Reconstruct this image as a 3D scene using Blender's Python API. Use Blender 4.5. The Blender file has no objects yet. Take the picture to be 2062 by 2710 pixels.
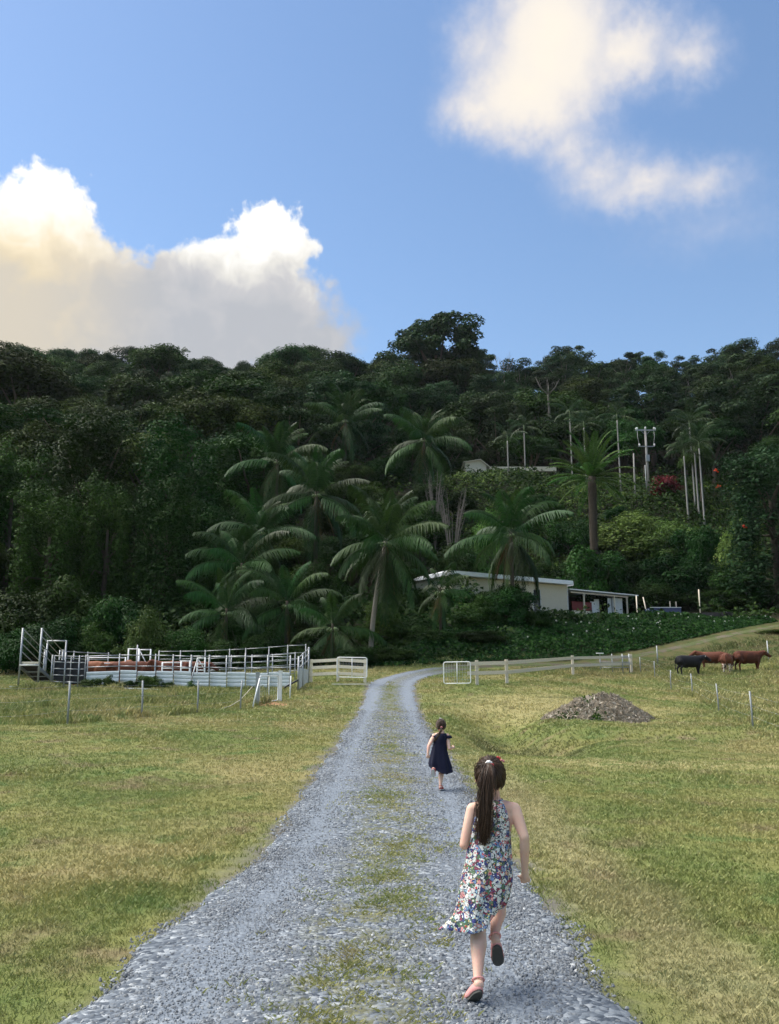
import bpy, bmesh, math, random
import numpy as np
from mathutils import Vector, Matrix
R = math.radians
sc = bpy.context.scene
COL = sc.collection
# ------------------------------------------------------------------ camera
FPX, TILT, CAMZ = 2300.0, math.atan((1833 - 1355) / 2300.0), 1.5
cam_d = bpy.data.cameras.new('camera'); cam = bpy.data.objects.new('camera', cam_d); COL.objects.link(cam)
cam.location = (0, 0, CAMZ); cam.rotation_euler = (R(90) + TILT, 0, 0)
cam_d.sensor_fit = 'VERTICAL'; cam_d.sensor_height = 24.0
cam_d.lens = 24.0 * FPX / 2710.0
cam_d.clip_start = 0.05; cam_d.clip_end = 5000
sc.camera = cam
# ------------------------------------------------------------------ sky and sun
SUN_AZ, SUN_EL = R(-70), R(56)          # azimuth measured from +Y towards +X
EXPOSURE = 1.72
sun_d = bpy.data.lights.new('sun', 'SUN'); sun_d.energy = 2.4; sun_d.angle = R(64); sun_d.color = (1.0, 0.93, 0.82)
sun = bpy.data.objects.new('sun', sun_d); COL.objects.link(sun)
sd = Vector((math.sin(SUN_AZ) * math.cos(SUN_EL), math.cos(SUN_AZ) * math.cos(SUN_EL), math.sin(SUN_EL)))
sun.rotation_euler = (-sd).to_track_quat('-Z', 'Y').to_euler(); sun.location = sd * 60
vs = sc.view_settings
vs.view_transform = 'Standard'; vs.look = 'None'; vs.exposure = EXPOSURE; vs.gamma = 1.0; vs.use_curve_mapping = False
sc.cycles.max_bounces = 6; sc.cycles.diffuse_bounces = 3; sc.cycles.glossy_bounces = 2
sc.cycles.transmission_bounces = 3; sc.cycles.transparent_max_bounces = 4
sc.cycles.caustics_reflective = False; sc.cycles.caustics_refractive = False
sc.cycles.use_denoising = True
sc.cycles.use_adaptive_sampling = True; sc.cycles.adaptive_threshold = 0.025

def pix_dir(px, py):
    xc, yc = (px - 1031) / FPX, (1355 - py) / FPX
    return Vector((xc, math.cos(TILT) - yc * math.sin(TILT), math.sin(TILT) + yc * math.cos(TILT)))
def at(px, py, d):
    v = pix_dir(px, py); v *= d / v.y
    return Vector((v.x, v.y, v.z + CAMZ))

class NT:
    """tiny node-tree writer"""
    def __init__(s, nt): s.nt = nt; s.n = nt.nodes; s.l = nt.links
    def add(s, t, **kw):
        n = s.n.new(t)
        for k, v in kw.items(): setattr(n, k, v)
        return n
    def put(s, sock, v):
        if v is None: return
        if isinstance(v, bpy.types.NodeSocket): s.l.new(v, sock)
        else:
            if sock.type == 'RGBA' and len(v) == 3: v = (*v, 1)
            sock.default_value = v
    def math(s, op, a, b=None, c=None, clamp=False):
        n = s.add('ShaderNodeMath', operation=op, use_clamp=clamp)
        for i, v in enumerate((a, b, c)): s.put(n.inputs[i], v)
        return n.outputs[0]
    def vec(s, op, a, b=None, out=0):
        n = s.add('ShaderNodeVectorMath', operation=op); s.put(n.inputs[0], a); s.put(n.inputs[1], b)
        return n.outputs['Value'] if op in ('LENGTH', 'DOT_PRODUCT', 'DISTANCE') else n.outputs[0]
    def scale(s, a, f):
        n = s.add('ShaderNodeVectorMath', operation='SCALE'); s.put(n.inputs[0], a); s.put(n.inputs['Scale'], f); return n.outputs[0]
    def noise(s, vec, scale, detail=2, rough=0.5, dist=0.0, out='Fac', dim='3D'):
        n = s.add('ShaderNodeTexNoise', noise_dimensions=dim); s.put(n.inputs['Vector'], vec)
        n.inputs['Scale'].default_value = scale; n.inputs['Detail'].default_value = detail
        n.inputs['Roughness'].default_value = rough; n.inputs['Distortion'].default_value = dist
        return n.outputs[out]
    def sstep(s, v, lo, hi, a=0.0, b=1.0):
        n = s.add('ShaderNodeMapRange', interpolation_type='SMOOTHSTEP'); s.put(n.inputs['Value'], v)
        for k, q in (('From Min', lo), ('From Max', hi), ('To Min', a), ('To Max', b)): s.put(n.inputs[k], q)
        return n.outputs[0]
    def mix(s, f, a, b, mode='MIX'):
        n = s.add('ShaderNodeMix', data_type='RGBA', blend_type=mode, clamp_factor=True)
        s.put(n.inputs[0], f); s.put(n.inputs[6], a); s.put(n.inputs[7], b); return n.outputs[2]
    def ramp(s, f, stops, interp='LINEAR'):
        n = s.add('ShaderNodeValToRGB'); s.put(n.inputs[0], f); cr = n.color_ramp; cr.interpolation = interp
        while len(cr.elements) < len(stops): cr.elements.new(0.5)
        for e, (p, c) in zip(cr.elements, stops): e.position = p; e.color = (*c, 1)
        return n.outputs[0]
    def sep(s, v):
        n = s.add('ShaderNodeSeparateXYZ'); s.put(n.inputs[0], v); return n.outputs
    def comb(s, x, y, z):
        n = s.add('ShaderNodeCombineXYZ'); s.put(n.inputs[0], x); s.put(n.inputs[1], y); s.put(n.inputs[2], z); return n.outputs[0]

def build_world():
    w = bpy.data.worlds.new('World'); sc.world = w; w.use_nodes = True
    t = NT(w.node_tree); t.n.clear()
    sky = t.add('ShaderNodeTexSky', sky_type='NISHITA'); sky.sun_disc = False
    sky.sun_elevation = SUN_EL; sky.sun_rotation = SUN_AZ; sky.altitude = 50
    sky.air_density = 1.15; sky.dust_density = 0.35; sky.ozone_density = 1.6
    g = t.add('ShaderNodeTexCoord').outputs['Generated']
    x, y, z = t.sep(g)
    az = t.math('ARCTAN2', x, y); el = t.math('ARCSINE', z)
    D = 180 / math.pi
    p0 = t.comb(t.math('MULTIPLY', az, D), t.math('MULTIPLY', el, D), 0.0)      # degrees of azimuth and elevation
    n1 = t.noise(p0, 0.16, 3, 0.58, out='Color'); n2 = t.noise(p0, 0.75, 3, 0.6, out='Color')
    w1 = t.scale(t.vec('SUBTRACT', n1, (0.5, 0.5, 0.5)), 8.0); w2 = t.scale(t.vec('SUBTRACT', n2, (0.5, 0.5, 0.5)), 2.0)
    p1 = t.vec('ADD', p0, t.vec('ADD', t.scale(w1, 0.62), w2))
    p2 = t.vec('ADD', p0, t.vec('ADD', t.scale(w1, 0.40), t.scale(w2, 0.9)))
    def ang(px, py):
        v = pix_dir(px, py).normalized()
        return math.degrees(math.atan2(v.x, v.y)), math.degrees(math.asin(v.z))
    def field(p, blobs):
        acc = None
        for px, py, rx, ry, wt in blobs:
            a, e = ang(px, py); k = math.degrees(1 / FPX)
            q = t.vec('MULTIPLY', t.vec('SUBTRACT', p, (a, e, 0)), (1 / (rx * k), 1 / (ry * k), 0))
            f = t.math('MULTIPLY', t.math('SUBTRACT', 1.0, t.vec('LENGTH', q)), wt)
            if acc is None: acc = f
            else:
                m = t.add('ShaderNodeMath', operation='SMOOTH_MAX'); t.put(m.inputs[0], acc); t.put(m.inputs[1], f); m.inputs[2].default_value = 0.25
                acc = m.outputs[0]
        return acc
    A = [(105, 640, 175, 150, 1), (-70, 700, 240, 190, 1), (230, 740, 250, 130, 1), (700, 650, 135, 140, 1), (350, 760, 210, 120, 1),
         (590, 755, 230, 120, 1), (380, 860, 560, 130, 1), (770, 820, 170, 120, 0.8), (850, 890, 160, 90, 0.6), (560, 900, 420, 100, 0.8), (40, 860, 420, 150, 1)]
    B = [(1460, 90, 290, 210, 1.1), (1390, 250, 260, 165, 1.05), (1440, 170, 260, 200, 1.1), (1660, 130, 210, 110, 0.75), (1820, 150, 130, 85, 0.5),
         (1270, 310, 150, 90, 0.7), (1260, 130, 120, 110, 0.5), (1520, 380, 140, 110, 0.5), (1590, 450, 150, 90, 0.5), (1700, 495, 220, 75, 0.55), (1860, 490, 150, 65, 0.45), (1900, 590, 170, 60, 0.15)]
    fA, fB = field(p1, A), field(p2, B)
    fine = t.noise(p0, 1.6, 5, 0.62)
    # flat-based cumulus: hard billowing top, softer foot
    soft = t.sstep(el, R(23.5), R(31), 0.40, 0.17)
    dA = t.sstep(t.math('ADD', fA, t.math('MULTIPLY', t.math('SUBTRACT', fine, 0.5), 0.22)), 0.02, t.math('ADD', soft, 0.02))
    dB = t.math('MULTIPLY', t.sstep(t.math('ADD', fB, t.math('MULTIPLY', t.math('SUBTRACT', fine, 0.5), 0.22)), -0.16, 0.66), 0.98)
    # the same kind of cloud scattered over the rest of the sky
    gen = t.noise(t.scale(g, 1.0), 2.6, 4, 0.55, 0.4)
    away = t.sstep(t.math('ABSOLUTE', t.math('ADD', az, 0.0)), R(36), R(60))
    dG = t.math('MULTIPLY', t.math('MULTIPLY', t.sstep(gen, 0.54, 0.72), away), t.sstep(el, R(4), R(16)))
    # colours
    lump = t.noise(t.vec('ADD', p0, t.scale(w1, 0.5)), 0.22, 4, 0.6)
    hA = t.math('ADD', t.sstep(el, R(23.5), R(31.0)), t.math('MULTIPLY', t.math('SUBTRACT', lump, 0.5), 1.5))
    warm = t.sstep(az, R(-14), R(-25), 0, 0.8)
    cA = t.ramp(hA, [(0.0, (0.50, 0.52, 0.56)), (0.3, (0.60, 0.60, 0.62)), (0.52, (0.84, 0.82, 0.77)), (0.72, (1.05, 1.03, 0.98)), (1.0, (1.1, 1.1, 1.08))])
    cAw = t.ramp(hA, [(0.0, (0.74, 0.66, 0.52)), (0.3, (0.88, 0.74, 0.49)), (0.5, (1.0, 0.84, 0.56)), (0.8, (1.08, 1.02, 0.9)), (1.0, (1.1, 1.1, 1.08))])
    cA = t.mix(warm, cA, cAw)
    cB = t.ramp(fB, [(0.0, (0.50, 0.58, 0.78)), (0.35, (0.74, 0.73, 0.77)), (0.75, (0.96, 0.89, 0.80)), (1.0, (1.0, 0.92, 0.80))])
    K = 0.315                                                                     # cloud radiance before exposure
    def bg(c, s):
        n = t.add('ShaderNodeBackground'); t.put(n.inputs[0], c); n.inputs[1].default_value = s; return n.outputs[0]
    def mixs(f, a, b):
        n = t.add('ShaderNodeMixShader'); t.put(n.inputs[0], f); t.put(n.inputs[1], a); t.put(n.inputs[2], b); return n.outputs[0]
    hsv = t.add('ShaderNodeHueSaturation'); hsv.inputs['Saturation'].default_value = 1.06; t.put(hsv.inputs['Color'], sky.outputs[0])
    s = bg(hsv.outputs[0], SKY_STRENGTH)
    s = mixs(dG, s, bg((0.92, 0.9, 0.88), K))
    s = mixs(dB, s, bg(cB, K))
    s = mixs(dA, s, bg(cA, K))
    o = t.add('ShaderNodeOutputWorld'); t.l.new(s, o.inputs[0])
    w.cycles.sampling_method = 'MANUAL'; w.cycles.sample_map_resolution = 512
SKY_STRENGTH = 0.054
build_world()
# ------------------------------------------------------------------ helpers
rng = np.random.default_rng(7); random.seed(7)
def tag(o, label=None, cat=None, group=None, kind=None):
    if label: o['label'] = label
    if cat: o['category'] = cat
    if group: o['group'] = group
    if kind: o['kind'] = kind
    return o
def link(o, parent=None):
    COL.objects.link(o)
    if parent is not None: o.parent = parent
    return o
def empty(name, loc=(0, 0, 0), rz=0.0):
    o = bpy.data.objects.new(name, None); o.empty_display_size = 0.2; COL.objects.link(o)
    o.location = loc; o.rotation_euler = (0, 0, rz); return o
def np_mesh(name, v, f, mat=None, attr=None, smooth=False, col=None):
    """v (n,3), f (m,3|4) arrays; attr: dict name -> per-vertex float; col: dict name -> per-vertex rgb"""
    v = np.asarray(v, np.float32); f = np.asarray(f, np.int32)
    me = bpy.data.meshes.new(name); k = f.shape[1]; m = len(f)
    me.vertices.add(len(v)); me.vertices.foreach_set('co', v.ravel())
    me.loops.add(m * k); me.loops.foreach_set('vertex_index', f.ravel())
    me.polygons.add(m); me.polygons.foreach_set('loop_start', np.arange(0, m * k, k, dtype=np.int32))
    if smooth: me.polygons.foreach_set('use_smooth', np.ones(m, bool))
    for nm, a in (attr or {}).items():
        me.attributes.new(nm, 'FLOAT', 'POINT').data.foreach_set('value', np.asarray(a, np.float32))
    for nm, a in (col or {}).items():
        c4 = np.ones((len(v), 4), np.float32); c4[:, :3] = a
        me.attributes.new(nm, 'FLOAT_COLOR', 'POINT').data.foreach_set('color', c4.ravel())
    me.update(calc_edges=True)
    if mat: me.materials.append(mat)
    return me
class MB:
    """collects boxes, bars and tubes into one mesh"""
    def __init__(s): s.v = []; s.f = []
    def _add(s, vs_, fs_):
        b = len(s.v); s.v += [tuple(q) for q in vs_]; s.f += [tuple(i + b for i in q) for q in fs_]; return s
    def box(s, c, size, rot=None):
        c = Vector(c); hx, hy, hz = (q / 2 for q in size)
        ps = [Vector((x, y, z)) for z in (-hz, hz) for x, y in ((-hx, -hy), (hx, -hy), (hx, hy), (-hx, hy))]
        if rot is not None: ps = [rot @ p for p in ps]
        return s._add([c + p for p in ps], [(3, 2, 1, 0), (4, 5, 6, 7), (0, 1, 5, 4), (1, 2, 6, 5), (2, 3, 7, 6), (3, 0, 4, 7)])
    def bar(s, a, b, w, h):
        """a rectangular bar from a to b, w wide (horizontal), h high"""
        a, b = Vector(a), Vector(b); d = (b - a).normalized()
        up = Vector((0, 0, 1)) if abs(d.z) < 0.95 else Vector((0, 1, 0))
        sx = d.cross(up).normalized(); sz = sx.cross(d).normalized()
        ps = [p + sx * i * w / 2 + sz * j * h / 2 for p in (a, b) for i, j in ((-1, -1), (1, -1), (1, 1), (-1, 1))]
        return s._add(ps, [(0, 1, 2, 3), (7, 6, 5, 4), (0, 4, 5, 1), (1, 5, 6, 2), (2, 6, 7, 3), (3, 7, 4, 0)])
    def tube(s, pts, rad, n=6, cap=True):
        pts = [Vector(p) for p in pts]; rad = [rad] * len(pts) if isinstance(rad, (int, float)) else list(rad)
        rings = []; ref = None
        for i, p in enumerate(pts):
            d = (pts[min(i + 1, len(pts) - 1)] - pts[max(i - 1, 0)]).normalized()
            if ref is None: ref = Vector((1, 0, 0)) if abs(d.x) < 0.8 else Vector((0, 1, 0))
            u = (ref - d * ref.dot(d)).normalized(); ref = u; w = d.cross(u)
            rings.append([p + (u * math.cos(2 * math.pi * k / n) + w * math.sin(2 * math.pi * k / n)) * rad[i] for k in range(n)])
        b = len(s.v)
        for r in rings: s.v += [tuple(q) for q in r]
        for i in range(len(pts) - 1):
            for k in range(n):
                k2 = (k + 1) % n; s.f.append((b + i * n + k, b + i * n + k2, b + (i + 1) * n + k2, b + (i + 1) * n + k))
        if cap:
            s.f.append(tuple(b + k for k in range(n))[::-1]); s.f.append(tuple(b + (len(pts) - 1) * n + k for k in range(n)))
        return s
    def mesh(s, name, mat=None, smooth=False):
        me = bpy.data.meshes.new(name); me.from_pydata(s.v, [], s.f); me.update()
        if smooth: me.polygons.foreach_set('use_smooth', [True] * len(me.polygons))
        if mat: me.materials.append(mat)
        return me
    def build(s, name, mat=None, parent=None, smooth=False, loc=None):
        o = bpy.data.objects.new(name, s.mesh(name, mat, smooth)); link(o, parent)
        if loc is not None: o.location = loc
        return o
def part(name, me, parent=None, loc=None, rot=None, scale=None):
    o = bpy.data.objects.new(name, me); link(o, parent)
    if loc is not None: o.location = loc
    if rot is not None: o.rotation_euler = rot
    if scale is not None: o.scale = scale if hasattr(scale, '__len__') else (scale,) * 3
    return o
def kids(o): return [c for c in o.children]
def copy_tree(o, parent=None):
    c = o.copy(); COL.objects.link(c); c.parent = parent
    for ch in kids(o): copy_tree(ch, c)
    return c
def vnoise(x, y, seed=0):
    """smooth value noise on arrays, about -1..1"""
    xi = np.floor(x).astype(np.int64); yi = np.floor(y).astype(np.int64); fx = x - xi; fy = y - yi
    fx = fx * fx * (3 - 2 * fx); fy = fy * fy * (3 - 2 * fy)
    def h(a, b):
        n = (a * 374761393 + b * 668265263 + seed * 974634777) & 0xffffffff
        n = ((n ^ (n >> 13)) * 1274126177) & 0xffffffff
        return ((n ^ (n >> 16)) & 0xffff) / 32767.5 - 1
    return (h(xi, yi) * (1 - fx) + h(xi + 1, yi) * fx) * (1 - fy) + (h(xi, yi + 1) * (1 - fx) + h(xi + 1, yi + 1) * fx) * fy

# ------------------------------------------------------------------ terrain height
CP = []
for y in (-40, -10, 0, 5, 9):
    for x in (-25, -9, 0, 9, 25): CP.append((x, y, 0.0 if y > -20 else -0.2))
CP += [(-20, 13, .25), (-8, 13.2, .17), (0, 13.2, .117), (6, 13, .06), (14, 13, .06), (25, 13, .1),
       (-22, 24, .75), (-8.9, 24, .67), (-3, 22, .46), (0, 22, .38), (9, 22, .16), (16, 22, .3), (30, 22, .5),
       (-7.75, 28, .69), (11.4, 28, .44), (-6.8, 31.6, .74), (-5.4, 36, .98), (0, 34, .82), (8, 33, .52), (14.5, 39, .77), (22, 38, 1.0), (34, 38, 1.3), (-20, 34, .95),
       (-18, 43, 1.76), (-4.6, 43, 1.62), (-11, 43, 1.7), (0, 40.5, 1.33), (0, 46, 1.85), (-2, 46, 2.1), (4.4, 44.5, 1.9), (6, 44.5, 1.95), (16.2, 50, 1.6), (26, 50, 1.9), (-30, 43, 1.8),
       (0.5, 50, 2.2), (12, 55, 2.45), (-11, 50, 1.9), (2.5, 55, 2.75), (16.7, 60, 2.85), (24, 58, 2.66), (34, 58, 2.8), (45, 60, 3.4), (-18, 52, 2.1), (-30, 55, 2.6),
       (6, 58, 3.1), (13.4, 66, 4.1), (20, 69, 4.95), (27, 72, 6.2), (33.6, 75, 7.2), (45, 80, 9), (0, 60, 3.6), (-10, 60, 3.2), (-25, 62, 3.6), (-45, 60, 3.5),
       (4, 72, 7.4), (12, 75, 7.7), (20, 77, 7.6), (27, 79, 7.9), (5, 82, 8.3), (14, 86, 8.3), (22, 88, 8.4), (30, 86, 9.0), (-8, 76, 7.6), (-25, 78, 8), (-50, 80, 9),
       (-50, 105, 19), (-20, 105, 20), (5, 105, 19), (30, 105, 18.5), (60, 105, 19.5), (12, 126, 32.6), (24, 128, 33), (40, 128, 33), (-20, 130, 33), (-60, 130, 33), (70, 130, 32.5),
       (14, 140, 34.0), (30, 142, 34.6), (44, 142, 34.5), (14, 152, 38), (36, 155, 40), (-25, 155, 45), (70, 155, 44),
       (-80, 200, 68), (-40, 200, 67), (0, 200, 66), (40, 200, 65), (85, 200, 65), (-120, 250, 89), (-60, 255, 90), (0, 258, 90), (60, 258, 89), (120, 255, 90),
       (-150, 300, 99), (-50, 300, 98), (50, 300, 98), (150, 300, 99), (-150, 380, 92), (0, 380, 90), (150, 380, 92),
       (-260, 200, 68), (260, 200, 68), (-260, 80, 12), (260, 80, 12), (-200, 0, 0), (200, 0, 0), (-200, -60, -1), (200, -60, -1), (0, -80, -1), (-260, 450, 80), (260, 450, 80), (0, 480, 78)]
CP = np.array(CP, float)
def _tps(r2): return np.where(r2 > 1e-9, 0.5 * r2 * np.log(np.maximum(r2, 1e-9)), 0.0)
_n = len(CP); _P = np.c_[np.ones(_n), CP[:, 0] / 100, CP[:, 1] / 100]
_K = _tps(((CP[:, None, :2] - CP[None, :, :2]) ** 2).sum(-1) / 1e4) + np.eye(_n) * 2e-5
_A = np.block([[_K, _P], [_P.T, np.zeros((3, 3))]])
_W = np.linalg.solve(_A, np.r_[CP[:, 2], 0, 0, 0])
RC = np.array([(-.1, -30), (-.15, -3), (-.19, 4.4), (-.03, 9.5), (0, 16), (0, 22), (0, 30), (.02, 38), (.12, 45), (.65, 50.5), (2.4, 55), (6, 58.6), (12, 62.6), (18, 66.4), (25, 70), (34, 75), (48, 82)], float)
def _spline(P, per):
    out = []
    Q = np.vstack([2 * P[0] - P[1], P, 2 * P[-1] - P[-2]])
    for i in range(1, len(Q) - 2):
        a, b, c, d = Q[i - 1], Q[i], Q[i + 1], Q[i + 2]; n = max(2, int(np.hypot(*(c - b)) / per))
        for k in range(n):
            t = k / n; out.append(.5 * ((2 * b) + (-a + c) * t + (2 * a - 5 * b + 4 * c - d) * t * t + (-a + 3 * b - 3 * c + d) * t ** 3))
    out.append(Q[-2]); return np.array(out)
ROAD = _spline(RC, 0.18)
def splay(y): return 0.20 * np.clip((8.5 - np.asarray(y, float)) / 4.0, 0, 1)          # the track fans out towards the near end
_RS = ROAD[::4]
def road_dist(x, y):
    x = np.atleast_1d(np.asarray(x, float)); y = np.atleast_1d(np.asarray(y, float)); out = np.full(x.shape, 99.0)
    xf, yf = x.ravel(), y.ravel(); of = out.ravel()
    m = (xf > -12) & (xf < 60) & (yf < 95) & (yf > -40)
    idx = np.nonzero(m)[0]
    for s in range(0, len(idx), 20000):
        j = idx[s:s + 20000]
        of[j] = np.sqrt(((xf[j, None] - _RS[None, :, 0]) ** 2 + (yf[j, None] - _RS[None, :, 1]) ** 2).min(1))
    return of.reshape(x.shape)
def height(x, y):
    x = np.asarray(x, float); y = np.asarray(y, float); sh = np.broadcast(x, y).shape
    xf = np.broadcast_to(x, sh).ravel(); yf = np.broadcast_to(y, sh).ravel(); z = np.empty(xf.size)
    for s in range(0, xf.size, 8000):
        a, b = xf[s:s + 8000], yf[s:s + 8000]
        k = _tps(((a[:, None] - CP[None, :, 0]) ** 2 + (b[:, None] - CP[None, :, 1]) ** 2) / 1e4)
        z[s:s + 8000] = k @ _W[:_n] + _W[_n] + _W[_n + 1] * a / 100 + _W[_n + 2] * b / 100
    # swale to the right of the road
    cx = 3.5 + 0.5 * np.sin((yf - 22) * .18)
    z -= 1.0 * np.exp(-((xf - cx) / 1.25) ** 2) * (1 / (1 + np.exp(-(yf - 20.6) * 2.2))) * (1 / (1 + np.exp((yf - 34.5) * .7)))
    z -= 0.34 * np.exp(-((yf - 26) / 1.6) ** 2) * np.exp(-((xf - 7) / 4.0) ** 2)
    near = np.clip((np.hypot(xf, yf - 4) - 4) / 10, 0, 1)
    off = np.clip((np.abs(xf - np.interp(yf, RC[:, 1], RC[:, 0])) - 1.4) / 2, 0, 1)
    z += off * near * (0.06 * vnoise(xf / 3.1, yf / 3.1, 1) + 0.03 * vnoise(xf / 1.1, yf / 1.1, 2))
    z += np.clip((yf - 90) / 40, 0, 1) * 1.6 * vnoise(xf / 17, yf / 17, 3)
    return z.reshape(sh)
def gz(x, y): return float(height(np.array([x]), np.array([y]))[0])
def gpt(px, py, d):
    p = at(px, py, d); return Vector((p.x, p.y, gz(p.x, p.y)))

# ------------------------------------------------------------------ materials
MATS = {}
def new_mat(name):
    m = bpy.data.materials.new(name); m.use_nodes = True; t = NT(m.node_tree); t.n.clear(); MATS[name] = m
    return m, t
def finish(t, color, rough=0.8, spec=0.3, normal=None, metal=0.0, extra=None):
    b = t.add('ShaderNodeBsdfPrincipled'); t.put(b.inputs['Base Color'], color); t.put(b.inputs['Roughness'], rough)
    t.put(b.inputs['Specular IOR Level'], spec); t.put(b.inputs['Metallic'], metal)
    if normal is not None: t.put(b.inputs['Normal'], normal)
    for k, v in (extra or {}).items(): t.put(b.inputs[k], v)
    o = t.add('ShaderNodeOutputMaterial'); t.l.new(b.outputs[0], o.inputs[0]); return b
def bump(t, h, strength=0.3, dist=0.02):
    n = t.add('ShaderNodeBump'); n.inputs['Strength'].default_value = strength; n.inputs['Distance'].default_value = dist
    t.put(n.inputs['Height'], h); return n.outputs[0]
def attr(t, name, out='Fac'):
    n = t.add('ShaderNodeAttribute', attribute_name=name); return n.outputs[out]
def pos(t): return t.add('ShaderNodeNewGeometry').outputs['Position']
def objc(t): return t.add('ShaderNodeTexCoord').outputs['Object']
def objrand(t): return t.add('ShaderNodeObjectInfo').outputs['Random']

def turf(t):
    """colour of the mown paddock: green, olive, straw and brown patches, by place"""
    p = t.vec('MULTIPLY', pos(t), (1, 1, 0.0))
    a = t.noise(p, 0.33, 4, 0.6, 0.3); b = t.noise(t.vec('ADD', p, (31, 7, 0)), 0.9, 4, 0.62, 0.3); c = t.noise(t.vec('ADD', p, (5, 71, 0)), 0.16, 3, 0.55)
    d = t.noise(p, 3.2, 3, 0.6)
    col = t.mix(t.sstep(a, 0.34, 0.64), (0.132, 0.166, 0.050), (0.215, 0.214, 0.076))
    col = t.mix(t.math('MULTIPLY', t.sstep(b, 0.52, 0.72), 0.85), col, (0.205, 0.165, 0.095))
    col = t.mix(t.math('MULTIPLY', t.sstep(c, 0.49, 0.66), 0.75), col, (0.29, 0.25, 0.115))
    col = t.mix(t.math('MULTIPLY', t.sstep(b, 0.46, 0.30), 0.8), col, (0.105, 0.165, 0.050))
    x, y, z = t.sep(p)
    # straw-dry crown of the rise beyond the swale and along the wire fence
    kn = t.vec('LENGTH', t.vec('MULTIPLY', t.vec('SUBTRACT', p, (7.2, 37.5, 0)), (1 / 6.5, 1 / 5.0, 0)))
    kn = t.math('ADD', kn, t.math('MULTIPLY', t.math('SUBTRACT', b, 0.5), 2.2))
    col = t.mix(t.sstep(kn, 1.0, 0.35, 0, 0.8), col, (0.36, 0.315, 0.15))
    k2 = t.vec('LENGTH', t.vec('MULTIPLY', t.vec('SUBTRACT', p, (5.2, 17.6, 0)), (1 / 3.4, 1 / 1.5, 0)))
    k2 = t.math('ADD', k2, t.math('MULTIPLY', t.math('SUBTRACT', b, 0.5), 2.6))
    col = t.mix(t.math('MULTIPLY', t.sstep(k2, 1.0, 0.4, 0, 0.75), t.sstep(d, 0.4, 0.6)), col, (0.40, 0.345, 0.175))
    # weedy floor of the swale
    sw_ = t.math('ADD', t.vec('LENGTH', t.vec('MULTIPLY', t.vec('SUBTRACT', p, (3.9, 26.5, 0)), (1 / 2.0, 1 / 7.0, 0))), t.math('MULTIPLY', t.math('SUBTRACT', b, 0.5), 1.6))
    col = t.mix(t.sstep(sw_, 1.0, 0.35, 0, 0.75), col, (0.105, 0.105, 0.045))
    # bare dusty verge on the right shoulder close to the track
    sh = t.math('ADD', t.math('ABSOLUTE', t.math('SUBTRACT', x, 1.75)), t.math('MULTIPLY', t.math('SUBTRACT', b, 0.5), 1.6))
    vf = t.math('MULTIPLY', t.sstep(sh, 0.62, 0.1, 0, 0.6), t.sstep(y, 26, 12))
    col = t.mix(vf, col, (0.31, 0.27, 0.15))
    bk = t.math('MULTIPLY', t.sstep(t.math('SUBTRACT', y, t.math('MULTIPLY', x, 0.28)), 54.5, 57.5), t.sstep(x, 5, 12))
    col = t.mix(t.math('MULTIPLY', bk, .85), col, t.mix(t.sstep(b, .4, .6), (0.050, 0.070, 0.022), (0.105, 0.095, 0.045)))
    # rough paddock beyond the fences is rougher and yellower
    col = t.mix(t.math('MULTIPLY', t.sstep(x, 14, 17), t.math('MULTIPLY', t.sstep(y, 60, 40), t.sstep(d, 0.35, 0.65))), col, (0.29, 0.26, 0.12))
    h = t.add('ShaderNodeHueSaturation'); t.put(h.inputs['Color'], col); h.inputs['Value'].default_value = 0.93; h.inputs['Saturation'].default_value = 1.02
    return h.outputs[0], d, b

m, t = new_mat('ground'); col, d, b = turf(t)
x, y, z = t.sep(pos(t))
bare = t.mix(d, (0.105, 0.10, 0.088), (0.18, 0.172, 0.15))
rd = attr(t, 'road')
edge = t.math('ADD', rd, t.math('MULTIPLY', t.math('SUBTRACT', b, 0.5), 1.0))
col = t.mix(t.sstep(edge, 1.48, 1.12), col, bare)
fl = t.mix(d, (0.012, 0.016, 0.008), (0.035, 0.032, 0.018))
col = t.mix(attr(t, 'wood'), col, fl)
dk = t.noise(pos(t), 9.0, 4, 0.7)
col = t.mix(t.sstep(dk, 0.65, 0.35, 0, 0.45), col, t.mix(0.5, col, (0.03, 0.03, 0.012)))
finish(t, col, 0.95, 0.1, bump(t, t.math('ADD', t.noise(pos(t), 14, 4, 0.7), t.noise(pos(t), 50, 2, 0.6)), 0.6, 0.03))

m, t = new_mat('road'); p = t.vec('MULTIPLY', pos(t), (1, 1, 0))
u = attr(t, 'u')
n1 = t.noise(p, 1.3, 4, 0.6); n2 = t.noise(p, 42, 3, 0.7); v = t.add('ShaderNodeTexVoronoi'); t.put(v.inputs['Vector'], p); v.inputs['Scale'].default_value = 30
track = t.sstep(t.math('ADD', t.math('ABSOLUTE', t.math('SUBTRACT', t.math('ABSOLUTE', u), 0.78)), t.math('MULTIPLY', t.math('SUBTRACT', n1, 0.5), 0.55)), 0.38, 0.06)
stone = t.ramp(t.sep(v.outputs['Color'])[0], [(0, (0.045, 0.057, 0.075)), (0.5, (0.115, 0.135, 0.16)), (0.85, (0.19, 0.215, 0.24)), (1, (0.34, 0.365, 0.385))])
col = t.mix(t.math('MULTIPLY', track, 0.75), stone, t.mix(n2, (0.145, 0.172, 0.207), (0.20, 0.232, 0.27)))
mid = t.math('MULTIPLY', t.sstep(t.math('ADD', t.math('ABSOLUTE', u), t.math('MULTIPLY', t.math('SUBTRACT', n1, 0.5), 0.5)), 0.48, 0.15), t.sstep(t.noise(p, 5, 4, 0.7), 0.42, 0.62))
col = t.mix(t.math('MULTIPLY', mid, 0.8), col, (0.125, 0.125, 0.060))
x_, y_, z_ = t.sep(pos(t))
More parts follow.
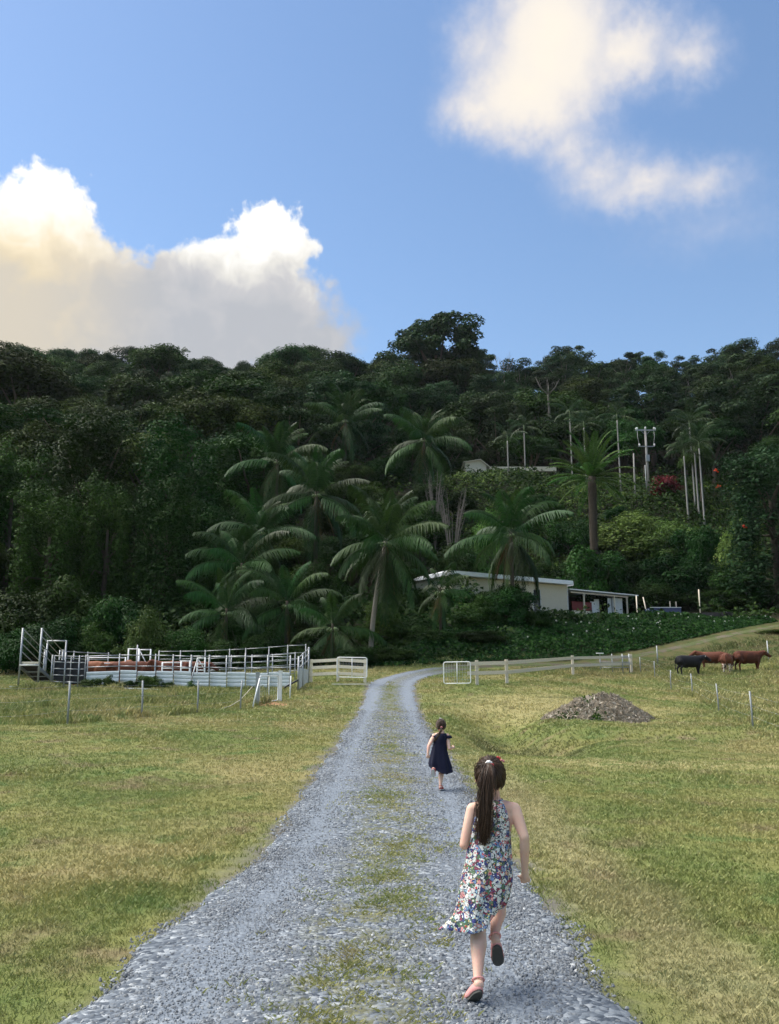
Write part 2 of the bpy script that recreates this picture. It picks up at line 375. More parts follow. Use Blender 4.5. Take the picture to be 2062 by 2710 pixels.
dirt = t.mix(n1, (0.050, 0.045, 0.032), (0.115, 0.098, 0.068)); dirt = t.mix(t.sstep(x_, 14, 26, 0, .7), dirt, (0.15, 0.13, 0.09))
col = t.mix(t.sstep(t.math('ADD', x_, t.math('MULTIPLY', n1, 2.0)), 2.2, 6.0), col, t.mix(t.sstep(t.noise(p, 1.1, 3), 0.40, 0.55, 0, .85), dirt, (0.075, 0.10, 0.03)))
finish(t, col, 0.9, 0.2, bump(t, t.math('SUBTRACT', 1.0, v.outputs['Distance']), 0.7, 0.02))

m, t = new_mat('gravel_stone'); r = attr(t, 'r')
col = t.ramp(r, [(0, (0.008, 0.013, 0.024)), (0.3, (0.036, 0.047, 0.064)), (0.6, (0.094, 0.110, 0.131)), (0.9, (0.19, 0.21, 0.228)), (1, (0.48, 0.49, 0.49))])
finish(t, t.mix(t.noise(pos(t), 120, 2), col, t.mix(0.5, col, (0.3, 0.32, 0.33))), 0.75, 0.35)

m, t = new_mat('grass'); col, d, b = turf(t); r = attr(t, 'r')
col = t.mix(t.sstep(r, 0.75, 0.92, 0, 0.5), col, (0.36, 0.32, 0.16))
col = t.mix(t.sstep(r, 0.3, 0.05, 0, 0.6), col, (0.105, 0.140, 0.045))
hsv = t.add('ShaderNodeHueSaturation'); t.put(hsv.inputs['Color'], col); t.put(hsv.inputs['Value'], t.math('MULTIPLY_ADD', r, 0.4, 1.18))
df = t.add('ShaderNodeBsdfPrincipled'); t.put(df.inputs['Base Color'], hsv.outputs[0]); df.inputs['Roughness'].default_value = 0.6; df.inputs['Specular IOR Level'].default_value = 0.3
tr = t.add('ShaderNodeBsdfTranslucent'); t.put(tr.inputs[0], hsv.outputs[0]); mx = t.add('ShaderNodeMixShader'); mx.inputs[0].default_value = 0.25
t.l.new(df.outputs[0], mx.inputs[1]); t.l.new(tr.outputs[0], mx.inputs[2]); o = t.add('ShaderNodeOutputMaterial'); t.l.new(mx.outputs[0], o.inputs[0])

# ------------------------------------------------------------------ ground sheet
def axis(dense, step, lo, hi, grow):
    a = list(np.arange(dense[0], dense[1] + 1e-6, step)); s = step
    while a[-1] < hi: s *= grow; a.append(a[-1] + s)
    s = step
    while a[0] > lo: s *= grow; a.insert(0, a[0] - s)
    return np.array(a)
gxs = axis((-9, 12), 0.24, -1500, 1500, 1.07); gys = axis((3, 38), 0.24, -900, 1500, 1.045)
GX, GY = np.meshgrid(gxs, gys); cx_ = np.clip(GX, -330, 330); cy_ = np.clip(GY, -90, 470)
GZ = height(cx_, cy_); GZ = GZ - np.maximum(0, np.hypot(GX - cx_, GY - cy_)) * 0.05
GR = np.minimum(road_dist(GX, GY), 9); GR = np.where((GY > 52) & (GX > 2.5), 9, GR)
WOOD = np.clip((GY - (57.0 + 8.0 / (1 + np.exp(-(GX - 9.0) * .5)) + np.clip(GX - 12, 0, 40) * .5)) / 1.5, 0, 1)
nx, ny = len(gxs), len(gys); ii = np.arange((ny - 1) * (nx - 1)); rI, cI = ii // (nx - 1), ii % (nx - 1); q0 = rI * nx + cI
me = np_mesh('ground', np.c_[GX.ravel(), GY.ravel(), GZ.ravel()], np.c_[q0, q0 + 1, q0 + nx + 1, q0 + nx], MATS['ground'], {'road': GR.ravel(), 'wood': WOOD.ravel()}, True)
ground = tag(link(bpy.data.objects.new('ground', me)), kind='structure')
# ------------------------------------------------------------------ gravel road
tn = np.gradient(ROAD, axis=0); tn /= np.linalg.norm(tn, axis=1)[:, None]; RN = np.c_[tn[:, 1], -tn[:, 0]]
us = np.linspace(-1, 1, 23); L = len(ROAD); sarc = np.r_[0, np.cumsum(np.linalg.norm(np.diff(ROAD, axis=0), axis=1))]
wl = 1.22 + 0.08 * vnoise(sarc * .9, sarc * 0, 5) + 0.08 * vnoise(sarc * 3, sarc * 0, 6); wr = 1.18 + 0.10 * vnoise(sarc * .8, sarc * 0 + 9, 7) + 0.08 * vnoise(sarc * 3, sarc * 0 + 5, 8)
taper = np.interp(ROAD[:, 0] * (ROAD[:, 1] > 48), [3, 8, 14, 40], [1, .5, .34, .24]); fan = splay(ROAD[:, 1]); half = np.where(us[None, :] < 0, (wl * taper + fan)[:, None], (wr * taper + fan)[:, None])
off = us[None, :] * half
PX = ROAD[:, None, 0] + RN[:, None, 0] * off; PY = ROAD[:, None, 1] + RN[:, None, 1] * off
lift = 0.022 * (1 - np.abs(us) ** 6)[None, :] - 0.030 * (np.abs(us) > 0.99)[None, :] - 0.012 * np.exp(-((np.abs(off) - .78) / .22) ** 2) + 0.008
PZ = height(PX, PY) + lift + 0.004 * vnoise(PX * 2.2, PY * 2.2, 9)
k = len(us); ii = np.arange((L - 1) * (k - 1)); q0 = (ii // (k - 1)) * k + ii % (k - 1)
me = np_mesh('road', np.c_[PX.ravel(), PY.ravel(), PZ.ravel()], np.c_[q0, q0 + 1, q0 + k + 1, q0 + k], MATS['road'], {'u': off.ravel()}, True)
road = tag(link(bpy.data.objects.new('road', me)), kind='structure')

# ------------------------------------------------------------------ loose stones
def stones(name, y0, y1, dens, size, seed):
    g = np.random.default_rng(seed); n = int((y1 - y0) * 3.2 * dens)
    yy = y0 + (y1 - y0) * g.random(n); uu = (g.random(n) * 2 - 1) * 1.66
    xx = np.interp(yy, ROAD[:, 1], ROAD[:, 0]) + uu
    patch = vnoise(xx * 1.3, yy * 1.3, 11) * .5 + vnoise(xx * 3, yy * 3, 12) * .35
    trk = np.exp(-((np.abs(uu) - .78) / .2) ** 2)
    keep = g.random(n) < np.clip(0.95 + 0.35 * patch - 0.5 * trk - .35 * np.exp(-(uu / .3) ** 2), 0.1, 1) * np.clip((1.27 + splay(yy) + .12 * vnoise(yy * 1.5, uu * 0, 13) - np.abs(uu)) / .22, 0, 1)
    xx, yy, uu = xx[keep], yy[keep], uu[keep]; n = len(xx)
    zz = height(xx, yy) + 0.022 * np.clip(1 - (np.abs(uu) / 1.34) ** 6, 0, 1)
    base = np.array([(1, 0, -.2), (0, 1, -.2), (-1, 0, -.2), (0, -1, -.2), (.6, .5, .75), (-.55, .2, .8), (.05, -.65, .7)], float)
    fc = np.array([(0, 1, 4), (1, 2, 5), (1, 5, 4), (2, 3, 6), (2, 6, 5), (3, 0, 6), (0, 4, 6), (4, 5, 6)])
    sz = size * (1 - .45 * trk[keep]) * np.exp(np.clip(g.normal(0, .36, n), -1, .75)) * np.where(g.random(n) < .03, 1.3, 1)
    V = base[None] * (1 + g.uniform(-.35, .35, (n, 7, 3))) * np.stack([sz * g.uniform(.8, 1.4, n), sz * g.uniform(.6, 1, n), sz * g.uniform(.5, .95, n)], 1)[:, None, :]
    a = g.uniform(0, 6.283, n); ca, sa = np.cos(a)[:, None], np.sin(a)[:, None]
    X = V[:, :, 0] * ca - V[:, :, 1] * sa; Y = V[:, :, 0] * sa + V[:, :, 1] * ca
    tilt = g.normal(0, .3, n)[:, None]; Z = V[:, :, 2] + X * tilt
    V = np.stack([X + xx[:, None], Y + yy[:, None], Z + (zz + sz * .3)[:, None]], 2)
    Fq = (fc[None] + (np.arange(n) * 7)[:, None, None]).reshape(-1, 3)
    me = np_mesh(name, V.reshape(-1, 3), Fq, MATS['gravel_stone'], {'r': np.repeat(np.clip(g.beta(1.3, 1.5, n), 0, 1), 7)})
    return me
sm = [stones('loose_gravel', 3.6, 9, 5000, .0078, 3), stones('loose_gravel', 9, 18, 1400, .0102, 4), stones('loose_gravel', 18, 34, 300, .017, 5)]
gravel = tag(link(bpy.data.objects.new('loose_gravel', sm[0])), 'loose blue grey crushed stones lying on the nearest stretch of track', 'gravel', kind='stuff')
tag(link(bpy.data.objects.new('loose_gravel', sm[1])), 'finer loose blue grey stones along the middle stretch of track', 'gravel', kind='stuff')
tag(link(bpy.data.objects.new('loose_gravel', sm[2])), 'loose stones on the far stretch of track before the gateway', 'gravel', kind='stuff')

# ------------------------------------------------------------------ grass
def blades(xx, yy, hgt, wid, g, lean=0.55):
    n = len(xx); zz = height(xx, yy) - 0.004
    a = g.uniform(0, 6.283, n); ln = hgt * g.uniform(0.2, 1, n) * lean * 2; b = a + g.normal(0, .9, n) + 1.57
    wx, wy = np.cos(b) * wid / 2, np.sin(b) * wid / 2; dx, dy = np.cos(a) * ln, np.sin(a) * ln
    P0 = np.stack([xx - wx, yy - wy, zz], 1); P1 = np.stack([xx + wx, yy + wy, zz], 1)
    P2 = np.stack([xx + wx * .75 + dx * .4, yy + wy * .75 + dy * .4, zz + hgt * .7], 1); P3 = np.stack([xx + dx, yy + dy, zz + hgt], 1)
    return np.stack([P0, P1, P2, P3], 1).reshape(-1, 3), np.arange(n * 4).reshape(n, 4)
def in_view(x, y, pad=1.2): return np.abs(x) < (y * 0.47 + pad)
def lawn(y0, y1, dens, h0, w0, seed, tuft=5, xmax=99):
    g = np.random.default_rng(seed); half_w = y1 * .47 + 1.4; n = int((y1 - y0) * 2 * half_w * dens)
    cx = g.uniform(-half_w, half_w, n); cy = g.uniform(y0, y1, n); m = in_view(cx, cy); cx, cy = cx[m], cy[m]
    rd = road_dist(cx, cy); pn = vnoise(cx * 1.1, cy * 1.1, 21) * .5 + vnoise(cx * 2.9, cy * 2.9, 22) * .4
    edge = 1.14 + splay(cy) + .26 * pn; p = np.maximum(np.clip((rd - edge) / .45, 0, 1) ** .8, .16 * (rd > 1.15 + splay(cy))) * (0.72 + 0.45 * np.clip(pn + .5, 0, 1))
    u = cx - np.interp(cy, ROAD[:, 1], ROAD[:, 0])
    midp = np.clip(.50 - np.abs(u - .08 + .15 * vnoise(cy * .7, cy * 0, 23)), 0, .3) * 2.0 * np.clip(.30 + vnoise(cx * 2.1, cy * 1.1, 24) + .5 * vnoise(cx * 5, cy * 4, 25), 0, 1) * (cy < 48)
    p = np.maximum(p, midp * np.clip(cy / 9, .5, 1.2)); keep = g.random(len(cx)) < p; cx, cy, rd = cx[keep], cy[keep], rd[keep]
    n = len(cx); cx = np.repeat(cx, tuft) + g.normal(0, .018 + w0, n * tuft); cy = np.repeat(cy, tuft) + g.normal(0, .018 + w0, n * tuft)
    tf = np.repeat(g.uniform(.6, 1.25, n) * np.where(np.repeat(1, n) * rd < 1.2, .75, 1), tuft)
    lush = np.clip(vnoise(cx * .55, cy * .55, 26), 0, 1)
    n = len(cx); hh = h0 * tf * g.uniform(.45, 1.2, n) * (1 + .7 * lush)
    V, Fq = blades(cx, cy, hh, w0 * g.uniform(.7, 1.4, n), g)
    return V, Fq, np.repeat(np.clip(np.repeat(g.random(n // tuft), tuft) * .6 + g.random(n) * .4, 0, 1), 4)
def grass_obj(args, label):
    V, Fq, r = lawn(*args); me = np_mesh('mown_grass', V, Fq, MATS['grass'], {'r': r})
    return tag(link(bpy.data.objects.new('mown_grass', me)), label, 'grass', kind='stuff')
grass_obj((3.6, 7.5, 1050, .026, .0058, 31, 6), 'short mown grass blades on both verges nearest the viewer')
grass_obj((7.5, 14, 460, .030, .009, 32, 5), 'short mown grass beside the track around the running child in navy')
grass_obj((14, 26, 180, .036, .016, 33, 4), 'mown paddock grass between the two wire fences')
grass_obj((26, 46, 60, .065, .03, 34, 4), 'far mown grass below the timber fence and cattle yards')
grass_obj((46, 60, 34, .08, .045, 35, 4), 'mown grass around the far gateway and behind the timber fences')
def strip_grass():
    g = np.random.default_rng(37); n = 40000; y = 3.8 + 42 * g.random(n) ** 1.5; u = g.normal(.03, .24, n) + .12 * vnoise(y * .5, y * 0, 23); x = np.interp(y, ROAD[:, 1], ROAD[:, 0]) + u
    k = g.random(n) < np.clip(.26 + .4 * vnoise(x * 1.9, y * 1.0, 24) + .45 * vnoise(x * 6, y * 4.5, 25), .03, .6); x, y = x[k], y[k]; n = len(x); T_ = 6; sc_ = np.repeat(.8 + y * .035, T_)
    tx = np.repeat(x, T_) + g.normal(0, .028, n * T_) * sc_; ty = np.repeat(y, T_) + g.normal(0, .028, n * T_) * sc_; m_ = n * T_
    V, Fq = blades(tx, ty, .014 + .026 * g.uniform(.4, 1.2, m_) * np.repeat(g.uniform(.5, 1.2, n), T_), .0034 * sc_ * g.uniform(.7, 1.4, m_), g, .8); V[:, 2] += .012
    me = np_mesh('track_grass', V, Fq, MATS['grass'], {'r': np.repeat(np.clip(g.random(m_) * .55 + .42, 0, 1), 4)})
    tag(link(bpy.data.objects.new('track_grass', me)), 'sparse yellowish grass tufts along the middle of the track', 'grass', kind='stuff')
def rough_grass():
    g = np.random.default_rng(41); xs_, ys_ = [], []
    n = 30000; x = g.uniform(-26, -4, n); y = g.uniform(23, 44, n)
    fx = np.interp(y, [22, 24, 28, 31.6, 34, 36, 38, 44], [-9.5, -8.9, -7.75, -6.8, -5.8, -5.4, -4.75, -4.7]); m = (x < fx + .2) & in_view(x, y, 2); xs_.append(x[m]); ys_.append(y[m])
    n = 26000; x = g.uniform(10, 34, n); y = g.uniform(20, 62, n)
    fx = np.interp(y, [20, 28, 39, 50, 60], [9, 11.4, 14.5, 16.2, 16.9]); m = (x > fx - .25) & in_view(x, y, 2); xs_.append(x[m]); ys_.append(y[m])
    n = 22000; x = g.uniform(-1, 40, n); y = g.uniform(55, 76, n); m = (road_dist(x, y) > 1.7) & in_view(x, y, 3) & (y < 61 + np.clip(x, 0, 40) * .44); xs_.append(x[m]); ys_.append(y[m])
    x = np.concatenate(xs_); y = np.concatenate(ys_); cl = np.clip(vnoise(x * .6, y * .6, 42) + .25 + .5 * vnoise(x * 1.7, y * 1.7, 43), 0.05, 1.2)
    x = np.repeat(x, 4) + g.normal(0, .05, len(x) * 4); y = np.repeat(y, 4) + g.normal(0, .05, len(y) * 4); cl = np.repeat(cl, 4)
    n = len(x); V, Fq = blades(x, y, (.10 + .20 * cl) * g.uniform(.5, 1.2, n), .022 * g.uniform(.7, 1.5, n), g, .4)
    me = np_mesh('rough_grass', V, Fq, MATS['grass'], {'r': np.repeat(g.random(n), 4)})
    tag(link(bpy.data.objects.new('rough_grass', me)), 'longer rough pasture grass beyond the wire fences', 'grass', kind='stuff')
rough_grass(); strip_grass()
# ------------------------------------------------------------------ foliage materials
def leaf_mat(name, lo, hi, tip, trans=0.15, rough=0.6, spec=0.06, objvar=0.85, hue=0.035):
    m, t = new_mat(name); r = attr(t, 'r'); q = objrand(t)
    col = t.mix(r, lo, hi); col = t.mix(t.sstep(r, 0.86, 0.98), col, tip)
    h = t.add('ShaderNodeHueSaturation'); t.put(h.inputs['Color'], col)
    t.put(h.inputs['Hue'], t.math('MULTIPLY_ADD', t.math('FRACT', t.math('MULTIPLY', q, 7.3)), hue * 1.6, 0.5 - hue * 0.5)); t.put(h.inputs['Value'], t.math('MULTIPLY_ADD', q, objvar, 1 - objvar * .5))
    b = t.add('ShaderNodeBsdfPrincipled'); t.put(b.inputs['Base Color'], h.outputs[0]); b.inputs['Roughness'].default_value = rough; b.inputs['Specular IOR Level'].default_value = spec
    tr = t.add('ShaderNodeBsdfTranslucent'); t.put(tr.inputs[0], h.outputs[0]); mx = t.add('ShaderNodeMixShader'); mx.inputs[0].default_value = trans
    t.l.new(b.outputs[0], mx.inputs[1]); t.l.new(tr.outputs[0], mx.inputs[2]); o = t.add('ShaderNodeOutputMaterial'); t.l.new(mx.outputs[0], o.inputs[0]); return m
leaf_mat('leaf', (0.0112, 0.0325, 0.0063), (0.035, 0.0775, 0.0137), (0.0725, 0.12, 0.0225))
leaf_mat('leaf_olive', (0.0168, 0.0348, 0.0072), (0.0504, 0.084, 0.0156), (0.096, 0.1344, 0.0264))
leaf_mat('leaf_blue', (0.0125, 0.03, 0.0112), (0.0325, 0.0625, 0.02), (0.0575, 0.0925, 0.03))
leaf_mat('leaf_bright', (0.04, 0.085, 0.018), (0.105, 0.175, 0.038), (0.18, 0.24, 0.06))
leaf_mat('leaf_vine', (0.0099, 0.0297, 0.0055), (0.0341, 0.0726, 0.0121), (0.0682, 0.1188, 0.022))
leaf_mat('palm_leaf', (0.014, 0.042, 0.009), (0.042, 0.09, 0.018), (0.095, 0.138, 0.038), rough=0.5, spec=0.14)
leaf_mat('palm_dead', (0.075, 0.045, 0.022), (0.15, 0.095, 0.045), (0.22, 0.16, 0.085))
leaf_mat('king_leaf', (0.022, 0.045, 0.018), (0.060, 0.088, 0.032), (0.12, 0.15, 0.06), rough=0.4)
leaf_mat('date_leaf', (0.03, 0.07, 0.014), (0.08, 0.14, 0.03), (0.13, 0.18, 0.05))
leaf_mat('red_leaf', (0.055, 0.010, 0.012), (0.14, 0.018, 0.024), (0.20, 0.05, 0.05))
leaf_mat('flower_white', (0.7, 0.7, 0.62), (0.85, 0.85, 0.8), (0.9, 0.9, 0.85))
leaf_mat('flower_orange', (0.62, 0.10, 0.03), (0.75, 0.16, 0.05), (0.8, 0.3, 0.12))
leaf_mat('twig_grey', (0.16, 0.13, 0.095), (0.33, 0.285, 0.22), (0.52, 0.47, 0.39), objvar=.1, hue=0)
def bark_mat(name, a, b, scale=6):
    m, t = new_mat(name); p = objc(t); n = t.noise(t.vec('MULTIPLY', p, (1, 1, .25)), scale, 5, .65); r = t.noise(t.vec('MULTIPLY', p, (.3, .3, 5)), 2.0, 2)
    finish(t, t.mix(t.math('MULTIPLY_ADD', r, .35, t.math('MULTIPLY', n, .75)), a, b), 0.9, 0.15, bump(t, n, .6, .04)); return m
bark_mat('bark', (0.035, 0.028, 0.022), (0.11, 0.092, 0.072))
bark_mat('bark_pale', (0.07, 0.064, 0.056), (0.20, 0.185, 0.165))
bark_mat('bark_palm', (0.11, 0.10, 0.085), (0.30, 0.28, 0.25), 9)
bark_mat('bark_king', (0.15, 0.145, 0.135), (0.38, 0.37, 0.345), 7)
bark_mat('bark_fibre', (0.018, 0.014, 0.010), (0.085, 0.07, 0.052), 10)
m, t = new_mat('crownshaft'); finish(t, t.mix(t.noise(objc(t), 3, 3), (0.07, 0.12, 0.04), (0.14, 0.19, 0.07)), .5, .4)

# ------------------------------------------------------------------ leaf clouds
def unit(a): return a / np.maximum(np.linalg.norm(a, axis=-1, keepdims=True), 1e-9)
def leaf_quads(P, N, size, g, wid=0.55):
    n = len(P); T = unit(np.cross(N, unit(g.normal(size=(n, 3))))); B = np.cross(N, T); s = size[:, None]
    fold = N * s * .12
    V = np.stack([P - T * s * .5, P + B * s * wid * .5 + fold, P + T * s * .5 - N * s * .1, P - B * s * wid * .5 + fold], 1)
    return V.reshape(-1, 3), np.arange(n * 4).reshape(n, 4)
def clump_leaves(clumps, n, size, g, up=.65, shell=(.55, 1.06), jag=.38, wid=.55):
    C = np.array([c[0] for c in clumps], float); Rr = np.array([c[1] for c in clumps], float)
    w = (Rr.prod(1)) ** (2 / 3); idx = g.choice(len(C), n, p=w / w.sum())
    D = unit(g.normal(size=(n, 3))); flip = (D[:, 2] < -.35) & (g.random(n) < .7); D[flip, 2] *= -1
    rad = g.uniform(shell[0], shell[1], n) ** .7
    bmp = 1 + .22 * np.sin(D[:, 0] * 5 + idx) * np.sin(D[:, 1] * 6 + idx * 2) * np.cos(D[:, 2] * 5 + idx)
    P = C[idx] + D * Rr[idx] * (rad * bmp)[:, None]
    N = unit(D + np.array([0, 0, up]) + jag * g.normal(size=(n, 3)))
    V, Fq = leaf_quads(P, N, size * g.uniform(.55, 1.35, n), g, wid)
    tone = g.random(len(C)) * .62
    return V, Fq, np.repeat(np.clip(tone[idx] + g.random(n) * .36, 0, 1), 4)
def crown_mesh(name, seed, kind, n, size, mat):
    """unit tree: height 1, crown within a radius of about 0.36; returns mesh and clump centres"""
    g = np.random.default_rng(seed); cl = []
    if kind == 'round':
        for k in range(26):
            d = unit(g.normal(size=3)); d[2] = abs(d[2]) * 1.1 - .35; rr = g.uniform(.55, .95)
            cl.append((np.array([d[0] * .28 * rr, d[1] * .28 * rr, .64 + d[2] * .27 * rr]), np.array([1, 1, .72]) * g.uniform(.085, .145)))
        cl.append((np.array([0, 0, .62]), np.array([.2, .2, .2])))
    elif kind == 'tiered':
        for k in range(30):
            a = g.uniform(0, 6.283); h = g.uniform(.25, .97); rr = (.12 + .24 * np.sin(np.clip((h - .15) / .85, 0, 1) * np.pi) ** .7) * g.uniform(.55, 1.0)
            cl.append((np.array([np.cos(a) * rr, np.sin(a) * rr, h - .06]), np.array([1, 1, .55]) * g.uniform(.08, .13)))
        cl.append((np.array([0, 0, .5]), np.array([.15, .15, .35])))
    elif kind == 'vine':
        for k in range(9):
            a = g.uniform(0, 6.283); rr = g.uniform(.05, .2); top = g.uniform(.6, .95); x, y = np.cos(a) * rr, np.sin(a) * rr; zz = top
            while zz > .04:
                r0 = g.uniform(.055, .095); cl.append((np.array([x + g.normal(0, .018), y + g.normal(0, .018), zz]), np.array([r0, r0, r0 * 1.35]))); zz -= r0 * g.uniform(1.0, 1.7)
        for k in range(8): cl.append((np.array([g.normal(0, .12), g.normal(0, .12), g.uniform(.74, .93)]), np.array([1, 1, .7]) * g.uniform(.08, .12)))
    elif kind == 'open':
        for k in range(120):
            d = unit(g.normal(size=3)); d[2] = abs(d[2]) * 1.15 - .5; rr = g.uniform(.25, 1.0) ** .5 * (1 + .13 * np.sin(d[0] * 5 + 1) + .12 * np.sin(d[1] * 6) + .1 * np.sin(d[2] * 9))
            cl.append((np.array([d[0] * .35 * rr, d[1] * .35 * rr, .60 + d[2] * .34 * rr]), np.array([1, 1, .62]) * g.uniform(.045, .085)))
    elif kind == 'gum':
        for k in range(34):
            a = g.uniform(0, 6.283); h = g.uniform(.5, .98); rr = g.uniform(.04, .30) * (1.2 - h * .4)
            cl.append((np.array([np.cos(a) * rr, np.sin(a) * rr, h]), np.array([1, 1, .5]) * g.uniform(.055, .095)))
    elif kind == 'bush':
        for k in range(22):
            d = unit(g.normal(size=3)); d[2] = abs(d[2]); rr = g.uniform(.45, .95)
            cl.append((np.array([d[0] * .55 * rr, d[1] * .55 * rr, .08 + d[2] * .74 * rr]), np.array([1, 1, .85]) * g.uniform(.13, .22)))
        cl.append((np.array([0, 0, .3]), np.array([.4, .4, .35])))
    shell = (.3, 1.06) if kind not in ('gum', 'open') else (.5, 1.06)
    V, Fq, r = clump_leaves(cl, n, size, g, shell=shell)
    return np_mesh(name, V, Fq, MATS[mat], {'r': r}), [c[0] for c in cl]
def trunk_mesh(name, tips, seed, mat, r0=.02, fork=.36):
    g = random.Random(seed); mb = MB(); top = Vector((g.uniform(-.02, .02), g.uniform(-.02, .02), fork))
    mb.tube([(0, 0, -.04), (0, 0, .02), top * .5 + Vector((g.uniform(-.01, .01), 0, 0)), top, top + Vector((0, 0, .16))], [r0 * 1.7, r0 * 1.15, r0 * .9, r0 * .75, r0 * .4], 7)
    for c in g.sample(list(tips), min(9, len(tips))):
        c = Vector(c); mid = top.lerp(c, .5) + Vector((g.uniform(-.03, .03), g.uniform(-.03, .03), -.02)); st = top * g.uniform(.72, 1.0)
        mb.tube([st, mid, c], [r0 * .5, r0 * .32, r0 * .1], 5)
    return mb.mesh(name, MATS[mat], True)
SPEC = {}
def spec(key, kinds, n, size, mat, bark='bark', r0=.02, fork=.36, count=3, seed=100):
    SPEC[key] = []
    for i in range(count):
        me, tips = crown_mesh('crown', seed + i, kinds, n, size, mat); SPEC[key].append((me, trunk_mesh('trunk', tips, seed + i, bark, r0, fork)))
spec('round', 'round', 14000, .0235, 'leaf', count=4, seed=100)
spec('olive', 'round', 14000, .0235, 'leaf_olive', count=3, seed=120)
spec('tier', 'tiered', 13000, .0235, 'leaf_blue', count=3, seed=140, fork=.25)
spec('vine', 'vine', 15000, .020, 'leaf_vine', count=3, seed=160, fork=.5)
spec('gum', 'gum', 7000, .024, 'leaf_blue', 'bark_pale', .014, .55, count=3, seed=180)
spec('big', 'open', 17000, .024, 'leaf_blue', 'bark', .022, .34, count=1, seed=203)
spec('bush', 'bush', 10000, .042, 'leaf', count=3, seed=220, r0=.02, fork=.18)
spec('bushb', 'bush', 10000, .042, 'leaf_bright', count=2, seed=230, r0=.02, fork=.18)
spec('bushv', 'bush', 10000, .042, 'leaf_vine', count=2, seed=240, r0=.02, fork=.18)
spec('redbush', 'bush', 2600, .075, 'red_leaf', count=1, seed=250, r0=.02, fork=.18)
spec('darkvine', 'vine', 14000, .020, 'leaf_blue', count=1, seed=262, fork=.5)
trng = random.Random(5)
def tree(kind, x, y, h, wscale, name, label, cat, group=None, rz=None, var=None):
    v = SPEC[kind]; cm, tm = v[trng.randrange(len(v)) if var is None else var % len(v)]
    e = empty(name, (x, y, gz(x, y) - .05), trng.uniform(0, 6.28) if rz is None else rz); e.scale = (h * wscale, h * wscale, h)
    part('trunk', tm, e); part('crown' if cat != 'shrub' else 'foliage', cm, e)
    return tag(e, label, cat, group)
def tree_px(kind, px, pytop, d, wpx, name, label, cat, group=None, var=None, rz=None):
    p = at(px, pytop, d); h = p.z - gz(p.x, d) + .05
    w = wpx / FPX * d; base = .72 if not kind.startswith(('bush', 'red')) else 1.24
    if kind in ('vine', 'darkvine'): base = .5
    return tree(kind, p.x, d, h, w / base / h, name, label, cat, group, rz, var)
# ------------------------------------------------------------------ single trees that can be told apart
tree_px('big', 1160, 792, 205, 290, 'emergent_tree', 'tallest broad crowned tree standing clear above the ridge line', 'tree', rz=.4)
tree_px('olive', 1200, 925, 190, 250, 'forest_tree', 'olive crowned tree right below the tallest ridge tree', 'tree')
tree_px('round', 1060, 930, 185, 180, 'forest_tree', 'dark rounded tree left below the tallest ridge tree', 'tree')
tree_px('round', 70, 912, 235, 130, 'forest_tree', 'rounded ridge tree nearest the left edge against the cream cloud', 'tree')
tree_px('round', 172, 903, 236, 130, 'forest_tree', 'double topped ridge tree second from the left edge', 'tree')
tree_px('round', 292, 920, 232, 95, 'forest_tree', 'small rounded ridge tree third from the left edge', 'tree')
tree_px('olive', 405, 924, 238, 130, 'forest_tree', 'ridge tree just left of the lone ridge palm', 'tree')
tree_px('olive', 395, 1040, 118, 290, 'forest_tree', 'sunlit olive topped tree in the middle of the left slope', 'tree')
tree_px('olive', 110, 1075, 105, 290, 'forest_tree', 'wide olive crowned tree high at the left edge', 'tree')
tree_px('round', 600, 985, 160, 230, 'forest_tree', 'tree with reddish brown top left of the upper coconut palms', 'tree')
for i, (px, py, d, w, l) in enumerate([(250, 1105, 84, 280, 'vine smothered tree with arching top on the left slope'), (470, 1130, 86, 250, 'tall vine draped tree beside the coconut palms'), (45, 1165, 80, 200, 'vine curtained tree against the left edge'),
        (300, 1270, 74, 170, 'vine covered column of leaves above the cattle yards'), (450, 1270, 72, 200, 'lower vine draped tree left of the palm clump'), (150, 1290, 72, 220, 'vine hung tree behind the loading ramp'),
        (580, 1330, 80, 170, 'vine draped tree among the left palms')]):
    tree_px('vine', px, py, d, w, 'vine_covered_tree', l, 'tree', 'vine covered trees on the left slope')
for i, (k, px, py, d, w, l) in enumerate([('bushv', 60, 1468, 60, 280, 'broad leafy dark shrub at the left edge above the ramp'), ('bushv', 200, 1455, 61, 260, 'rounded dark shrub behind the loading ramp'), ('bushv', 330, 1500, 59, 240, 'leafy shrub behind the middle of the yards'),
        ('bushb', 400, 1570, 56, 190, 'bright green leafy shrub rising behind the cattle yard rails'), ('bushv', 120, 1580, 56, 240, 'low dark shrub directly behind the steel ramp'), ('bush', 480, 1610, 57, 150, 'dark low shrub behind the yard rails left of the palms'), ('bush', 30, 1620, 57, 160, 'small dark shrub at the left edge beside the ramp'),
        ('bush', 270, 1610, 57, 150, 'small shrub behind the yard beside a leaning trunk')]):
    tree_px(k, px, py, d, w, 'leafy_shrub', l, 'shrub', 'shrubs behind the cattle yards', var=i)
